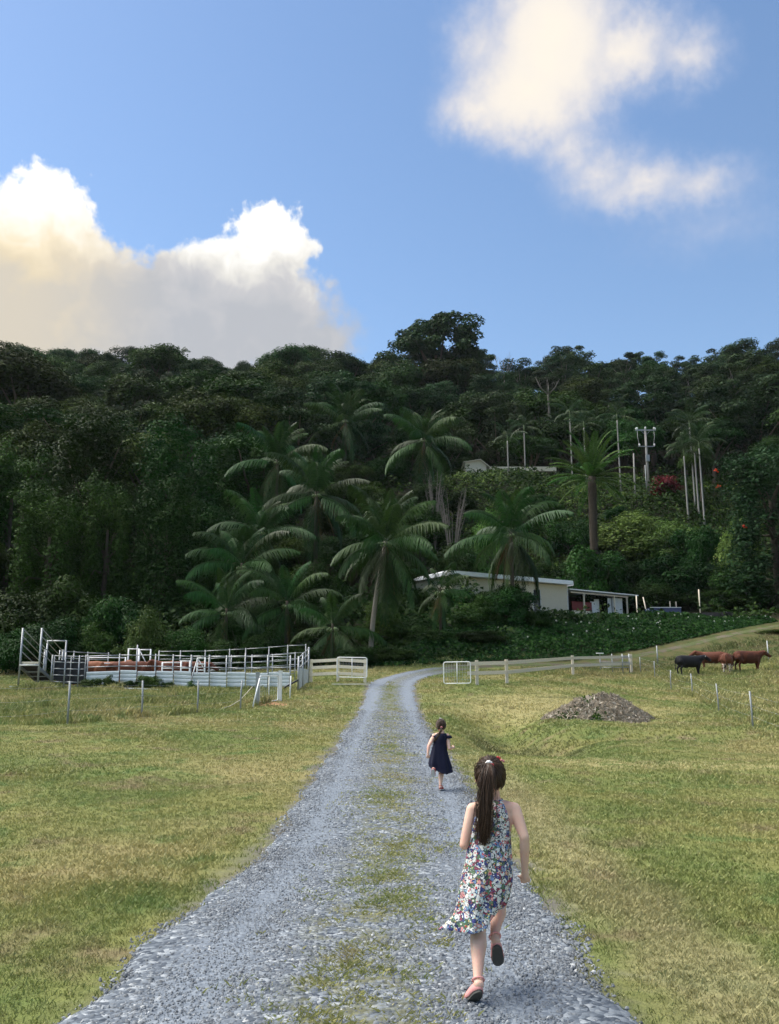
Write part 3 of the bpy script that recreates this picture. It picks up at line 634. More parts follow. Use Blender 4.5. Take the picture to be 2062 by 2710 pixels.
# tulip tree with orange flowers at the right edge
tul = tree_px('darkvine', 2030, 1180, 84, 280, 'tulip_tree', 'dark tree with a few orange flowers at the right edge', 'tree', var=0, rz=0)
g_ = np.random.default_rng(77)
for k in range(7):
    a, b = g_.uniform(2.6, 5.6), g_.uniform(-.1, .9); mb = MB(); c = Vector((.25 * math.cos(a), .25 * math.sin(a), .45 + .45 * b))
    for j in range(5):
        q = c + Vector(g_.normal(0, .006, 3)); mb.box(q, (.0065, .0065, .005), Matrix.Rotation(g_.uniform(0, 3), 3, 'Z') @ Matrix.Rotation(.6, 3, 'X'))
    o = mb.build('flower_cluster', MATS['flower_orange'], tul); o['kind'] = 'stuff'
tree_px('redbush', 1755, 1245, 120, 125, 'red_leaved_shrub', 'dark crimson leaved shrub at the foot of the power pole', 'shrub')
for i, (k, px, py, d, w, l) in enumerate([('bushb', 1640, 1330, 104, 260, 'bright green mound of creeper below the power pole'), ('bushb', 1770, 1345, 101, 230, 'bright green bush below the red leaved shrub'), ('bushb', 1930, 1340, 92, 170, 'yellow green bush toward the right edge'),
        ('bush', 1840, 1330, 97, 170, 'dark bush below the clump of white trunked palms'), ('bushv', 1500, 1330, 104, 160, 'green creeper covered bush left of the thick palm trunk'), ('bushb', 1300, 1320, 100, 170, 'large leaved bush below the cream shed'), ('bush', 1420, 1290, 112, 150, 'dark bush in front of the upper roof'),
        ('bushv', 1640, 1440, 96, 240, 'creeper covered bush above the veranda roof'), ('bush', 1800, 1430, 92, 260, 'dark bush on the slope above the blue tray'), ('bush', 1960, 1480, 86, 230, 'dark bush under the orange flowered tree'), ('bushv', 1480, 1450, 95, 200, 'bush directly above the house roof end'),
        ('bush', 1240, 1420, 92, 200, 'dark bush above the left end of the house roof'), ('bush', 1560, 1500, 92, 220, 'dark bush behind the veranda'), ('bushv', 1720, 1510, 91, 220, 'bush behind the leaning white post'), ('bush', 1880, 1540, 88, 240, 'bush at the end of the dark retaining wall'), ('bush', 1120, 1300, 104, 170, 'dark bush left of the leafless grey shrub'),
        ('bushv', 1215, 1290, 112, 120, 'bush below the cream shed wall')]):
    tree_px(k, px, py, d, w, 'slope_shrub', l, 'shrub', 'shrubs on the slope around the houses', var=i)

# ------------------------------------------------------------------ palms
def frond_mesh(name, elev, L, n, ll, droop, seed, mat, rach=.035, dry=.0, fold=.55):
    g = random.Random(seed); pts = [Vector((0, 0, 0))]; e = R(elev); K = 14; bend = droop
    for i in range(K):
        pts.append(pts[-1] + Vector((math.cos(e), 0.012 * math.sin(i * .8 + seed), math.sin(e))) * (L / K)); e = max(e - R(bend) * (i + 2) / K * .125, R(-86))
    mb = MB(); mb.tube(pts, [rach * (1 - .85 * i / K) for i in range(K + 1)], 4); V, Fc, rr = [], [], []
    nm = len(mb.v); V += mb.v
    quads = [f for f in mb.f if len(f) == 4]; rr += [.45] * nm
    for s in (-1, 1):
        for i in range(n):
            u = .13 + .87 * (i + g.random() * .5) / n; a = min(u * K, K - .001); j = int(a); p = pts[j].lerp(pts[j + 1], a - j); d = (pts[j + 1] - pts[j]).normalized()
            side = Vector((0, s, 0)); upv = d.cross(side) * s; upv = upv if upv.z >= 0 else -upv
            ln = ll * (math.sin(math.pi * min(1, u * .8 + .17)) ** .6) * g.uniform(.62, 1.12)
            v = (side * g.uniform(.75, 1) + d * (.35 + .5 * u) + upv * (.25 - fold * .4)).normalized(); dn = Vector((0, 0, -1))
            m1 = p + v * ln * .5 + dn * ln * .10 * fold; tip = p + v * ln * .86 + dn * ln * (.55 * fold + g.uniform(-.12, .2)); w = d * (.040 + .016 * g.random()) * .68 * (L / 4.4) + upv * .012
            b = len(V); V += [tuple(p - w * .7), tuple(m1 - w), tuple(tip), tuple(m1 + w)]; Fc.append((b, b + 1, b + 2, b + 3)); r = g.random() * .8; rr += [r] * 4
    return np_mesh(name, V, np.array([list(q) for q in quads + Fc]), MATS[mat], {'r': rr})
FR = {}
for key, cls, kw in (('coco', (78, 58, 36, 12, -14, -42, -66), dict(L=5.2, n=64, ll=1.3, mat='palm_leaf', fold=1.15)), ('cocodead', (-55, -75), dict(L=3.6, n=26, ll=.7, mat='palm_dead')),
                     ('king', (70, 45, 22, 0), dict(L=3.4, n=38, ll=.95, mat='king_leaf', fold=1.0)), ('date', (80, 62, 44, 26, 8, -12), dict(L=5.2, n=70, ll=.75, mat='date_leaf'))):
    FR[key] = []
    for e in cls:
        for s in range(2):
            FR[key].append((e, frond_mesh('frond', e, droop={'coco': 62 + 14 * s, 'cocodead': 30, 'king': 70, 'date': 50}[key], seed=int(e) * 3 + s + 400, **kw)))
pr = random.Random(11)
def palm_trunk(h, r0, r1, lean, mat, e, rings=True):
    n = 9; pts = []; rad = []
    for i in range(n + 1):
        u = i / n; pts.append((lean[0] * u ** 1.6, lean[1] * u ** 1.6, -.3 + (h + .3) * u)); rad.append((r0 * 1.5 if i == 0 else r0 + (r1 - r0) * u) * (1 + (.05 if i % 2 else 0)))
    return MB().tube(pts, rad, 9).build('trunk', MATS[mat], e, True)
def coconut(px, py, d, s, label, nf=28, gy=None, group='coconut palms on the slope', lean=(0, 0), dead=2, bias=0.0):
    c = at(px, py, d); bx, by = c.x - lean[0], d - lean[1]; z0 = gz(bx, by); h = c.z - z0
    e = empty('coconut_palm', (bx, by, z0), 0); palm_trunk(h, .19 * s, .12 * s, lean, 'bark_palm' if lean[0] else 'bark', e)
    for k in range(nf):
        u = (k + pr.random() * .7) / nf; cls = min(6, int(u ** (1.15 + bias) * 7)); i = cls * 2 + pr.randrange(2); az = k * 2.39996 + pr.uniform(-.25, .25)
        part('frond', FR['coco'][i][1], e, (lean[0], lean[1], h - .1 - u * .35), (pr.uniform(-.12, .12), pr.uniform(-.1, .1), az), s * pr.uniform(.85, 1.1) * (.75 if cls == 0 else 1))
    for k in range(dead): tag(part('frond', pr.choice(FR['cocodead'])[1], e, (lean[0], lean[1], h - .5), (0, pr.uniform(-.1, .1), pr.uniform(0, 6.28)), s), 'dry brown hanging frond')
    mb = MB()
    for k in range(7):
        a = k * .9; mb.tube([(lean[0] + .2 * math.cos(a), lean[1] + .2 * math.sin(a), h - .25 - .05 * (k % 3)), (lean[0] + .34 * math.cos(a), lean[1] + .34 * math.sin(a), h - .42 - .08 * (k % 2)), (lean[0] + .3 * math.cos(a), lean[1] + .3 * math.sin(a), h - .6)], [.04, .12, .05], 6)
    mb.build('coconut_bunch', MATS['crownshaft'], e, True)
    return tag(e, label, 'palm', group)
coconut(1022, 1425, 61, 1.0, 'coconut palm with pale leaning trunk in front of the forest centre', 30, lean=(1.1, 0), dead=4)
coconut(1352, 1405, 73.5, 1.1, 'coconut palm hanging its fronds over the house roof', 26, dead=4, bias=.35)
coconut(838, 1300, 76, 1.15, 'coconut palm with tall upright fronds left of centre', 24, dead=3, bias=.9)
coconut(735, 1215, 88, 1.2, 'coconut palm behind the palm with upright fronds', 24, bias=.9)
coconut(1122, 1160, 112, 1.35, 'coconut palm left of the cream shed', 22, bias=.5)
coconut(915, 1110, 124, 1.35, 'highest coconut palm on the middle slope', 22, bias=.5)
coconut(690, 1400, 74, 1.0, 'coconut palm low in the palm clump above the yards', 20, dead=3, bias=.4)
coconut(640, 1490, 68, .95, 'coconut palm at the left of the palm clump', 20, dead=2)
coconut(600, 1610, 63, .85, 'short coconut palm behind the yard rails', 18, dead=1)
coconut(760, 1590, 64, .9, 'short coconut palm behind the long yard rail', 18, dead=2)
coconut(880, 1650, 60, .75, 'young stemless coconut palm with brown fronds near the timber fence', 16, dead=4)
coconut(1165, 1555, 66, .6, 'small palm with dry fronds at the left end of the house', 14, dead=5)
coconut(475, 935, 240, .8, 'lone coconut palm rising on the left ridge', 14, dead=0)
coconut(848, 985, 212, 1.2, 'coconut palm below the middle of the ridge', 16, dead=0)
def king(px, pytop, pybase, d, s, label, group='white trunked palms by the upper house', nf=9, thick=.115):
    c = at(px, pytop, d); z0 = gz(c.x, d); h = max(3.0, c.z - z0); e = empty('king_palm', (c.x, d, z0), pr.uniform(0, 6)); palm_trunk(h, thick, thick * .75, (0, 0), 'bark_king', e)
    MB().tube([(0, 0, h - .1), (0, 0, h + .5), (0, 0, h + 1.0)], [thick * .95, thick * .85, .05], 8).build('crownshaft', MATS['crownshaft'], e, True)
    for k in range(nf):
        u = (k + pr.random() * .6) / nf; i = min(3, int(u * 4)) * 2 + pr.randrange(2)
        part('frond', FR['king'][i][1], e, (0, 0, h + .85 - u * .25), (pr.uniform(-.1, .1), pr.uniform(-.1, .1), k * 2.4 + pr.uniform(-.3, .3)), s * pr.uniform(.85, 1.1))
    return tag(e, label, 'palm', group)
king(1343, 1165, 1262, 124, .9, 'slender white trunked palm in front of the upper roof, left of the pair')
king(1387, 1140, 1245, 126, 1.0, 'slender white trunked palm in front of the upper roof, right of the pair')
king(1508, 1105, 1215, 130, 1.15, 'tall white trunked palm left of the thick palm crown')
king(1545, 1130, 1205, 127, 1.0, 'white trunked palm rising behind the thick palm crown')
king(1633, 1110, 1270, 122, 1.1, 'tall white trunked palm left of the bare white pole', nf=10)
king(1810, 1205, 1290, 112, 1.0, 'leftmost white trunk of the palm clump right of the power pole', nf=8)
king(1825, 1130, 1290, 116, 1.15, 'tallest palm of the clump right of the power pole', nf=10)
king(1838, 1195, 1300, 113, 1.2, 'middle palm of the clump right of the power pole', nf=9)
king(1850, 1185, 1330, 111, 1.25, 'rightmost palm of the clump right of the power pole', nf=10)
def date_palm():
    d = 96; c = at(1562, 1262, d); z0 = gz(c.x, d); h = c.z - z0; e = empty('date_palm', (c.x, d, z0)); o = palm_trunk(h, .40, .46, (.2, 0), 'bark_fibre', e)
    for k in range(46):
        u = k / 46; i = min(5, int(u * 6)) * 2 + pr.randrange(2); part('frond', FR['date'][i][1], e, (.2, 0, h + .2 - u * .6), (pr.uniform(-.15, .15), pr.uniform(-.1, .1), k * 2.39996), pr.uniform(.95, 1.2))
    mb = MB(); g = random.Random(3)
    for k in range(90):
        a = g.uniform(0, 6.28); z = g.uniform(.4, h); r = .44; mb.tube([(r * math.cos(a) + .2 * z / h, r * math.sin(a), z), (r * 1.2 * math.cos(a) + .2 * z / h, r * 1.2 * math.sin(a), z - g.uniform(.4, 1.1))], [.03, .008], 4)
    o = mb.build('hanging_fibre', MATS['bark_fibre'], e); o['kind'] = 'stuff'
    tag(e, 'thick trunked palm with bright upright fronds above the veranda', 'palm')
date_palm()
# ------------------------------------------------------------------ forest filling the hillside
KEEP = [(1175, 1800, 1495, 1660, 92), (1215, 1480, 1200, 1265, 138), (1320, 1680, 1085, 1285, 131), (1690, 1765, 1120, 1290, 126), (1775, 1920, 1085, 1330, 117), (1430, 1700, 1150, 1420, 97), (860, 1200, 1270, 1690, 62), (1200, 1520, 1280, 1530, 70),
        (560, 960, 1150, 1420, 78), (640, 830, 1110, 1350, 90), (1000, 1240, 1040, 1250, 114), (830, 1010, 980, 1200, 126), (540, 760, 1380, 1720, 66), (1030, 1300, 810, 960, 204), (130, 700, 1030, 1400, 84), (1880, 2062, 1150, 1400, 84)]
KEEP += [(1200, 2062, 1330, 1720, 106), (1430, 1520, 960, 1060, 148)]
COLS = [(350, 'above the loading ramp'), (700, 'above the cattle yards'), (1100, 'above the leaning coconut palm'), (1500, 'above the bungalow'), (1800, 'above the veranda'), (9999, 'above the grazing cattle')]
BANDS = [(985, 'on the ridge top'), (1090, 'high on the slope'), (1230, 'midway up the slope'), (9999, 'low on the slope')]
pick = lambda tab, v: next(n for lim, n in tab if v < lim)
groves = {}
kinds = {'round': 'dark green rounded', 'olive': 'olive green rounded', 'tier': 'dark bluish layered', 'gum': 'open pale trunked', 'vine': 'vine draped'}
fr_ = random.Random(21); placed = []
cells = {}
n_try = 0
while n_try < 14000 and len(placed) < 285:
    n_try += 1; y = 62 + 205 * math.sqrt(fr_.random()); x = fr_.uniform(-1, 1) * (.50 * y + 10); mind = 5.2 + y * .022
    if any((x - a) ** 2 + (y - b) ** 2 < mind * mind for a, b in placed): continue
    h = fr_.uniform(8.5, 17) * (1 if y < 110 else 1.15) * (1.25 if fr_.random() < .2 else 1); z0 = gz(x, y)
    def proj(z): v = Vector((x, y, z - CAMZ)); f = v.y * math.cos(TILT) + v.z * math.sin(TILT); return 1031 + FPX * v.x / f, 1355 - FPX * (v.z * math.cos(TILT) - v.y * math.sin(TILT)) / f
    cxp, tp = proj(z0 + h); _, bp = proj(z0); half_px = .33 * h * FPX / y
    bad = any(cxp + half_px > k[0] and cxp - half_px < k[1] and bp > k[2] and tp < k[3] and y < k[4] for k in KEEP)
    if bad:
        h *= .55; cxp, tp = proj(z0 + h); half_px *= .55
        if any(cxp + half_px > k[0] and cxp - half_px < k[1] and bp > k[2] and tp < k[3] and y < k[4] for k in KEEP): continue
    if y > 205: h *= fr_.uniform(.55, 1.3); cxp, tp = proj(z0 + h)
    if tp < (888 if cxp < 1200 else 912) or (tp < 925 and fr_.random() < .5): h *= .8; cxp, tp = proj(z0 + h)
    placed.append((x, y)); u = fr_.random(); left = x < -10
    k = 'vine' if (left and y < 110 and u < .5) else 'gum' if (y > 170 and x > 20 and u < .4) else ('round' if u < .45 else 'olive' if u < .72 else 'tier')
    o = tree(k, x, y, h, fr_.uniform(1.05, 1.5) * (1.0 if k != 'vine' else 1.2), 'forest_tree', None, 'tree')
    groves.setdefault((k, pick(BANDS, tp), pick(COLS, cxp)), []).append((cxp, o))
NTH = ['first', 'second', 'third', 'fourth', 'fifth', 'sixth', 'seventh', 'eighth', 'ninth', 'tenth', 'eleventh', 'twelfth', 'thirteenth', 'fourteenth', 'fifteenth', 'sixteenth', 'seventeenth', 'eighteenth', 'nineteenth', 'twentieth']
for (k, b, a), lst in groves.items():
    lst.sort(key=lambda q: q[0])
    for i, (_, o) in enumerate(lst):
        tag(o, f'{kinds[k]} tree {b} {a}' + (f', {NTH[min(i, 19)]} from left' if len(lst) > 1 else ''), None, f'{kinds[k]} forest trees {b} {a}')
# understorey: saplings and creepers no one could count
def understorey():
    g = np.random.default_rng(91); n = 130000; y = 58 + 190 * g.random(n) ** 1.5; x = g.uniform(-1, 1, n) * (.5 * y + 8)
    lim = 58.5 + 13.5 / (1 + np.exp(-(x - 9.0) * .5)) + np.clip(x - 12, 0, 40) * .25
    clear = ((x > 3.5) & (x < 30) & (y > 77) & (y < 89)) | ((np.abs(x - 20) < 9) & (y > 129.5) & (y < 141)); m = (y > lim + .6) & ~clear; x, y = x[m], y[m]; n = len(x)
    cl = np.clip(.55 + vnoise(x / 2.3, y / 2.3, 92) * .6 + vnoise(x / 6, y / 6, 93) * .5, .05, 1.6); edge = np.clip((y - np.interp(x, [-60, 60], [58, 60]) - 0) / 10, .35, 1)
    z = height(x, y) + cl * 2.6 * edge * g.random(n) ** .6
    N = unit(np.stack([g.normal(0, .5, n), -.35 + g.normal(0, .5, n), .7 + g.normal(0, .3, n)], 1)); V, Fq = leaf_quads(np.stack([x, y, z], 1), N, (.26 + y * .0022) * g.uniform(.6, 1.4, n), g, .6)
    me = np_mesh('forest_understorey', V, Fq, MATS['leaf'], {'r': np.repeat(g.random(n), 4)})
    tag(link(bpy.data.objects.new('forest_understorey', me)), 'tangled dark saplings and creepers on the forest floor', 'undergrowth', kind='stuff')
understorey()
def slope_creeper():
    g = np.random.default_rng(95); n = 42000; y = 96 + 34 * g.random(n); x = g.uniform(6, 58, n); m = ~((np.abs(x - 20) < 9) & (y > 129.5)); x, y = x[m], y[m]; n = len(x)
    z = height(x, y) + np.clip(.5 + vnoise(x / 2.6, y / 2.6, 96) * .6 + .3 * vnoise(x / .9, y / .9, 97), .05, 1.4) * 1.7 * g.random(n) ** .5
    N = unit(np.stack([g.normal(0, .4, n), -.4 + g.normal(0, .35, n), .75 + g.normal(0, .3, n)], 1)); V, Fq = leaf_quads(np.stack([x, y, z], 1), N, .42 * g.uniform(.5, 1.4, n), g, .7)
    me = np_mesh('slope_creeper', V, Fq, MATS['leaf_vine'], {'r': np.repeat(np.clip(.5 + .45 * vnoise(x / 5, y / 5, 98) + .3 * g.normal(size=n), 0, 1), 4)})
    tag(link(bpy.data.objects.new('slope_creeper', me)), 'green creeper blanketing the slope below the upper house', 'undergrowth', kind='stuff')
slope_creeper()
# ------------------------------------------------------------------ built things: materials
def plain(name, col, rough=.6, spec=.4, metal=0, var=.25, scale=8, bmp=.15, stretch=(1, 1, 1)):
    m, t = new_mat(name); p = t.vec('MULTIPLY', objc(t), stretch); n = t.noise(p, scale, 5, .65); c2 = tuple(q * (1 - var) for q in col)
    finish(t, t.mix(n, c2, tuple(min(1, q * (1 + var * .5)) for q in col)), t.math('MULTIPLY_ADD', n, .2, rough - .1), spec, bump(t, n, bmp, .01), metal); return m
plain('galv', (0.34, 0.36, 0.375), .45, .5, .55, .35, 10)
plain('galv_dull', (0.30, 0.32, 0.33), .6, .4, .4, .35, 10)
plain('white_steel', (0.74, 0.76, 0.76), .45, .4, 0, .18, 9)
plain('sheet_white', (0.66, 0.72, 0.74), .5, .4, 0, .28, 5, .1, (1, 1, 3))
plain('dark_sheet', (0.02, 0.022, 0.027), .6, .3, 0, .3, 6)
plain('timber_pale', (0.84, 0.75, 0.60), .85, .15, 0, .45, 7, .5, (1, 1, 6))
plain('timber_grey', (0.68, 0.61, 0.50), .9, .12, 0, .5, 7, .5, (1, 1, 6))
plain('mesh_wire', (0.48, 0.51, 0.53), .5, .4, .4, .2)
plain('cream_wall', (0.62, 0.58, 0.47), .85, .2, 0, .16, 2.5, .1)
plain('roof_white', (0.90, 0.92, 0.94), .45, .4, 0, .08, 6)
plain('roof_tan', (0.52, 0.50, 0.40), .7, .3, 0, .3, 4)
plain('dark_glass', (0.010, 0.011, 0.025), .15, .5, 0, .1)
plain('red_panel', (0.19, 0.04, 0.04), .7, .3, 0, .35, 3)
plain('pale_panel', (0.66, 0.71, 0.73), .7, .3, 0, .35, 2)
plain('dark_inside', (0.03, 0.03, 0.035), .9, .1)
plain('blue_tray', (0.012, 0.028, 0.12), .4, .5, 0, .3, 3)
plain('sleeper', (0.045, 0.045, 0.05), .9, .1, 0, .5, 6, .5, (6, 1, 1))
plain('pole_wood', (0.36, 0.35, 0.33), .9, .1, 0, .4, 6, .4, (1, 1, .2))
plain('porcelain', (0.85, 0.85, 0.82), .3, .5)
plain('orange_soil', (0.42, 0.24, 0.13), .95, .1, 0, .35, 6, .6)
plain('rope', (0.55, 0.50, 0.42), .9, .1)
def pt(px, py, d): return at(px, py, d)
def gbase(px, d):
    """point on the ground under a pixel column at depth d"""
    x = (px - 1031) / FPX * d * 0.985
    for _ in range(4):
        z = gz(x, d) - CAMZ; f = d * math.cos(TILT) + z * math.sin(TILT); x = (px - 1031) / FPX * f
    return Vector((x, d, gz(x, d)))
def zat(py, d): return at(1031, py, d).z
ORD = ['first', 'second', 'third', 'fourth', 'fifth', 'sixth', 'seventh', 'eighth', 'ninth', 'tenth', 'eleventh', 'twelfth']

# ---- cattle yard: front line of steel panels, sheeted in white on its right part
def yard_panel(a, b, hs, r, label, group, mat='galv', sheet=None, hpost=None, lastpost=True, cap=False):
    e = empty('yard_panel', a); ab = b - a; hp = hpost or max(hs) + .06
    for q in ((Vector((0, 0, 0)), ab) if lastpost else (Vector((0, 0, 0)),)):
        MB().tube([q + Vector((0, 0, -.25)), q + Vector((0, 0, hp))], r * 1.35, 8).build('post', MATS[mat], e, True)
    for h in hs: MB().tube([Vector((0, 0, h)) + ab.normalized() * r, ab + Vector((0, 0, h)) - ab.normalized() * r], r, 6).build('rail', MATS[mat], e, True)
    if sheet:
        z0, z1 = sheet; d = ab.normalized(); n = 9; mb = MB(); nrm = Vector((d.y, -d.x, 0)); V = []; Lx = ab.length
        prof = []; K = 36
        for k in range(K + 1):
            u = k / K; rib = .5 + .5 * math.cos(u * 2 * math.pi * 4); prof.append((z0 + (z1 - z0) * u, .022 * (rib ** 3)))
        o_ = nrm * .09
        for s_ in (0.03, Lx - .03):
            V += [tuple(d * s_ + Vector((0, 0, z)) - nrm * w + o_ * -1) for z, w in prof]
        f = [(k, K + 1 + k, K + 2 + k, k + 1) for k in range(K)]; mb._add(V, f); sh = mb.build('sheet', MATS['sheet_white'], e)
        sh.modifiers.new('thick', 'SOLIDIFY').thickness = .006
    return tag(e, label, 'yard panel', group)
# left, open part of the front line
FP = [133, 168, 205, 222]
for i in range(3):
    a, b = gbase(FP[i], 43.4), gbase(FP[i + 1], 43.4)
    yard_panel(a, b, [.3, .62, .93, 1.25, 1.55], .026, f'open steel rail panel of the yard front, {ORD[i]} from the loading ramp', 'steel panels along the yard front', hpost=1.75 if i == 1 else 1.6, lastpost=(i == 2))
SP = [222, 312, 358, 408, 455, 503, 551, 597, 647, 707, 767]
for i in range(10):
    a, b = gbase(SP[i], 43.4), gbase(SP[i + 1], 43.2)
    yard_panel(a, b, [1.02, 1.55], .026, f'steel rail panel with white ribbed sheeting, {ORD[i]} sheet from the loading ramp', 'white sheeted panels along the yard front', sheet=(.08 + (.02 if i % 2 else 0), .80 + .03 * math.sin(i * 2.1)), hpost=2.05 if SP[i] in (358,) else (1.72 if SP[i] == 647 else 1.62), lastpost=(i == 9))
# dark solid panel behind the open rails
e = empty('dark_yard_gate', gbase(140, 44.6)); MB().box((.85, 0, .7), (1.7, .05, 1.2)).build('sheet', MATS['dark_sheet'], e)
for x in (0, .85, 1.7): MB().tube([(x, -.06, -.1), (x, -.06, 1.5)], .03, 6).build('post', MATS['galv_dull'], e, True)
tag(e, 'dark sheeted gate between the loading ramp and the cattle', 'gate')
# rear and inner runs
def run(pxs, d0, d1, hs, label, group, r=.024, mat='galv'):
    n = len(pxs) - 1
    for i in range(n):
        da = d0 + (d1 - d0) * i / n; db = d0 + (d1 - d0) * (i + 1) / n
        yard_panel(gbase(pxs[i], da), gbase(pxs[i + 1], db), hs, r, label.replace('#', ORD[i]), group, mat, lastpost=(i == n - 1))
run([417, 474, 540, 605, 648, 710, 760, 808], 51.5, 53.5, [.35, .7, 1.05, 1.4, 1.85], 'steel rail panel along the back of the yard, # from the left', 'steel panels along the yard back')
run([152, 190, 227, 282], 47, 49.5, [.5, .95, 1.4, 1.75], 'inner steel panel beside the loading ramp, # from the ramp', 'inner panels beside the ramp')
run([505, 553, 610, 665, 720, 780], 47.2, 48.8, [.4, .8, 1.15, 1.5], 'inner steel race panel right of the white drafting gates, # from the left', 'inner race panels')
def draft_gate(px0, px1, pt_, pb, d, label, rails=3, brace=False, mat='white_steel'):
    a, b = gbase(px0, d), gbase(px1, d); zt, zb = zat(pt_, d), zat(pb, d); e = empty('drafting_gate', a); ab = Vector((b.x - a.x, 0, 0)); z0, z1 = zb - a.z, zt - a.z
    for q in (Vector(), ab): MB().tube([q + Vector((0, 0, -.1)), q + Vector((0, 0, z1))], .04, 6).build('post', MATS[mat], e, True)
    for k in range(rails): MB().tube([Vector((0, 0, z0 + (z1 - z0) * k / (rails - 1) - .03)), ab + Vector((0, 0, z0 + (z1 - z0) * k / (rails - 1) - .03))], .032, 6).build('rail', MATS[mat], e, True)
    if brace: MB().tube([(0, .02, z1 - .05), ab + Vector((0, .02, z0 + .3))], .025, 6).build('brace', MATS[mat], e, True)
    return tag(e, label, 'gate', 'white drafting gates inside the yard')
draft_gate(230, 328, 1739, 1754, 45.6, 'low white drafting gate above the leftmost brown cattle', 2)
draft_gate(335, 362, 1716, 1752, 46.6, 'tall narrow white frame standing above the brown cattle', 2)
draft_gate(364, 394, 1718, 1790, 45.8, 'tall white frame with a diagonal brace above the brown cattle', 3, True)
draft_gate(427, 476, 1752, 1782, 45.6, 'white drafting gate in the middle of the yard', 3)
draft_gate(477, 500, 1748, 1785, 45.4, 'small white gate right of the middle drafting gate', 3)
draft_gate(520, 540, 1740, 1788, 45.2, 'white gate with diagonal braces right in the yard', 4, True)
e = empty('leaning_prop', gbase(498, 42.6)); MB().tube([(0, 0, -.05), (.28, .5, 1.5)], .035, 6).build('pole', MATS['galv'], e, True); tag(e, 'leaning grey steel prop against the white sheeting', 'prop')
# end panel with wire mesh
def mesh_grid(w, h, nx_, nz_, r=.006, thick=.005):
    mb = MB()
    for k in range(nx_ + 1): mb.bar((w * k / nx_, 0, 0), (w * k / nx_, 0, h), r, r)
    for k in range(nz_ + 1): mb.bar((0, .004, h * k / nz_), (w, .004, h * k / nz_), r, r)
    return mb
e_a, e_b = gbase(789, 42.6), gbase(816, 46.2); e = empty('mesh_end_panel', e_a); ab = e_b - e_a
for u, hh in ((0, 1.62), (.4, 1.68), (1, 1.85)): MB().tube([ab * u + Vector((0, 0, -.2)), ab * u + Vector((0, 0, hh))], .045, 8).build('post', MATS['galv'], e, True)
for z0, z1 in ((1.55, 1.78), (1.3, 1.5), (1.05, 1.2)): MB().tube([Vector((0, 0, z0)), ab + Vector((0, 0, z1))], .026, 6).build('rail', MATS['galv'], e, True)
g = mesh_grid(ab.xy.length, 1.08, 46, 14, .012); o = g.build('mesh', MATS['mesh_wire'], e); o.rotation_euler = (0, 0, math.atan2(ab.y, ab.x)); o['kind'] = 'stuff'
o = MB().bar((0, 0, .5), (-.75, -.9, .02), .07, .07).build('brace', MATS['dark_sheet'], e); tag(e, 'steel end panel with wire mesh below at the right end of the yard', 'yard panel')
# ---- loading ramp
def ramp():
    x0, x1 = gbase(48, 43).x, gbase(99, 43).x; y0, y1 = 43.0, 46.0; z = gz((x0 + x1) / 2, 43); e = empty('loading_ramp', ((x0 + x1) / 2, y0, z)); w = (x1 - x0) / 2; Ly = y1 - y0; dk = 1.06
    for s in (-1, 1):
        for (yy, hh) in ((0, 2.86), (Ly, 1.95)): MB().tube([(s * w, yy, -.2), (s * w, yy, hh)], .05, 8).build('post', MATS['galv'], e, True)
        for k in range(4): MB().tube([(s * w, 0, 2.82 - .36 * k), (s * w, Ly, 1.86 - .36 * k)], .022, 6).build('side_rail', MATS['galv'], e, True)
        MB().bar((s * (w - .03), 0, dk - .1), (s * (w - .03), Ly, .03), .05, .16).build('stringer', MATS['galv_dull'], e)
    MB().tube([(-w, -.02, dk), (w, -.02, dk)], .04, 6).build('end_beam', MATS['white_steel'], e, True)
    MB().box((0, .06, dk + .12), (2 * w - .1, .05, .1)).build('end_board', MATS['timber_pale'], e)
    for k in range(14):
        u = (k + .5) / 14; MB().box((0, Ly * u, dk * (1 - u) + .02), (2 * w - .12, .19, .03), Matrix.Rotation(-math.atan2(dk, Ly), 3, 'X')).build('deck_board', MATS['sleeper'], e)
    for k in range(4):
        u = .18 + .2 * k; MB().bar((-w + .06, Ly * u, dk * (1 - u) - .12), (w - .06, Ly * u, dk * (1 - u) - .12), .05, .05).build('cross_bar', MATS['galv_dull'], e)
    for s in (-1, 1): MB().tube([(s * w * 1.05, Ly + .3, -.1), (s * w * 1.05, Ly + .3, 2.45)], .045, 8).build('portal_post', MATS['galv'], e, True)
    MB().tube([(-w * 1.05, Ly + .3, 2.42), (w * 1.05, Ly + .3, 2.42)], .04, 8).build('portal_beam', MATS['galv'], e, True)
    return tag(e, 'tall steel cattle loading ramp with sloping side rails at the left', 'loading ramp')
ramp()
for px0, px1, d, l in ((26, 122, 42.2, 'white board lying in the grass before the loading ramp'), (330, 420, 41.8, 'white board lying in the grass before the white sheeting')):
    a, b = gbase(px0, d), gbase(px1, d); e = MB().bar((0, 0, .06), (b - a) + Vector((0, 0, .05)), .12, .05).build('board', MATS['white_steel'], None, loc=a); tag(e, l, 'board')
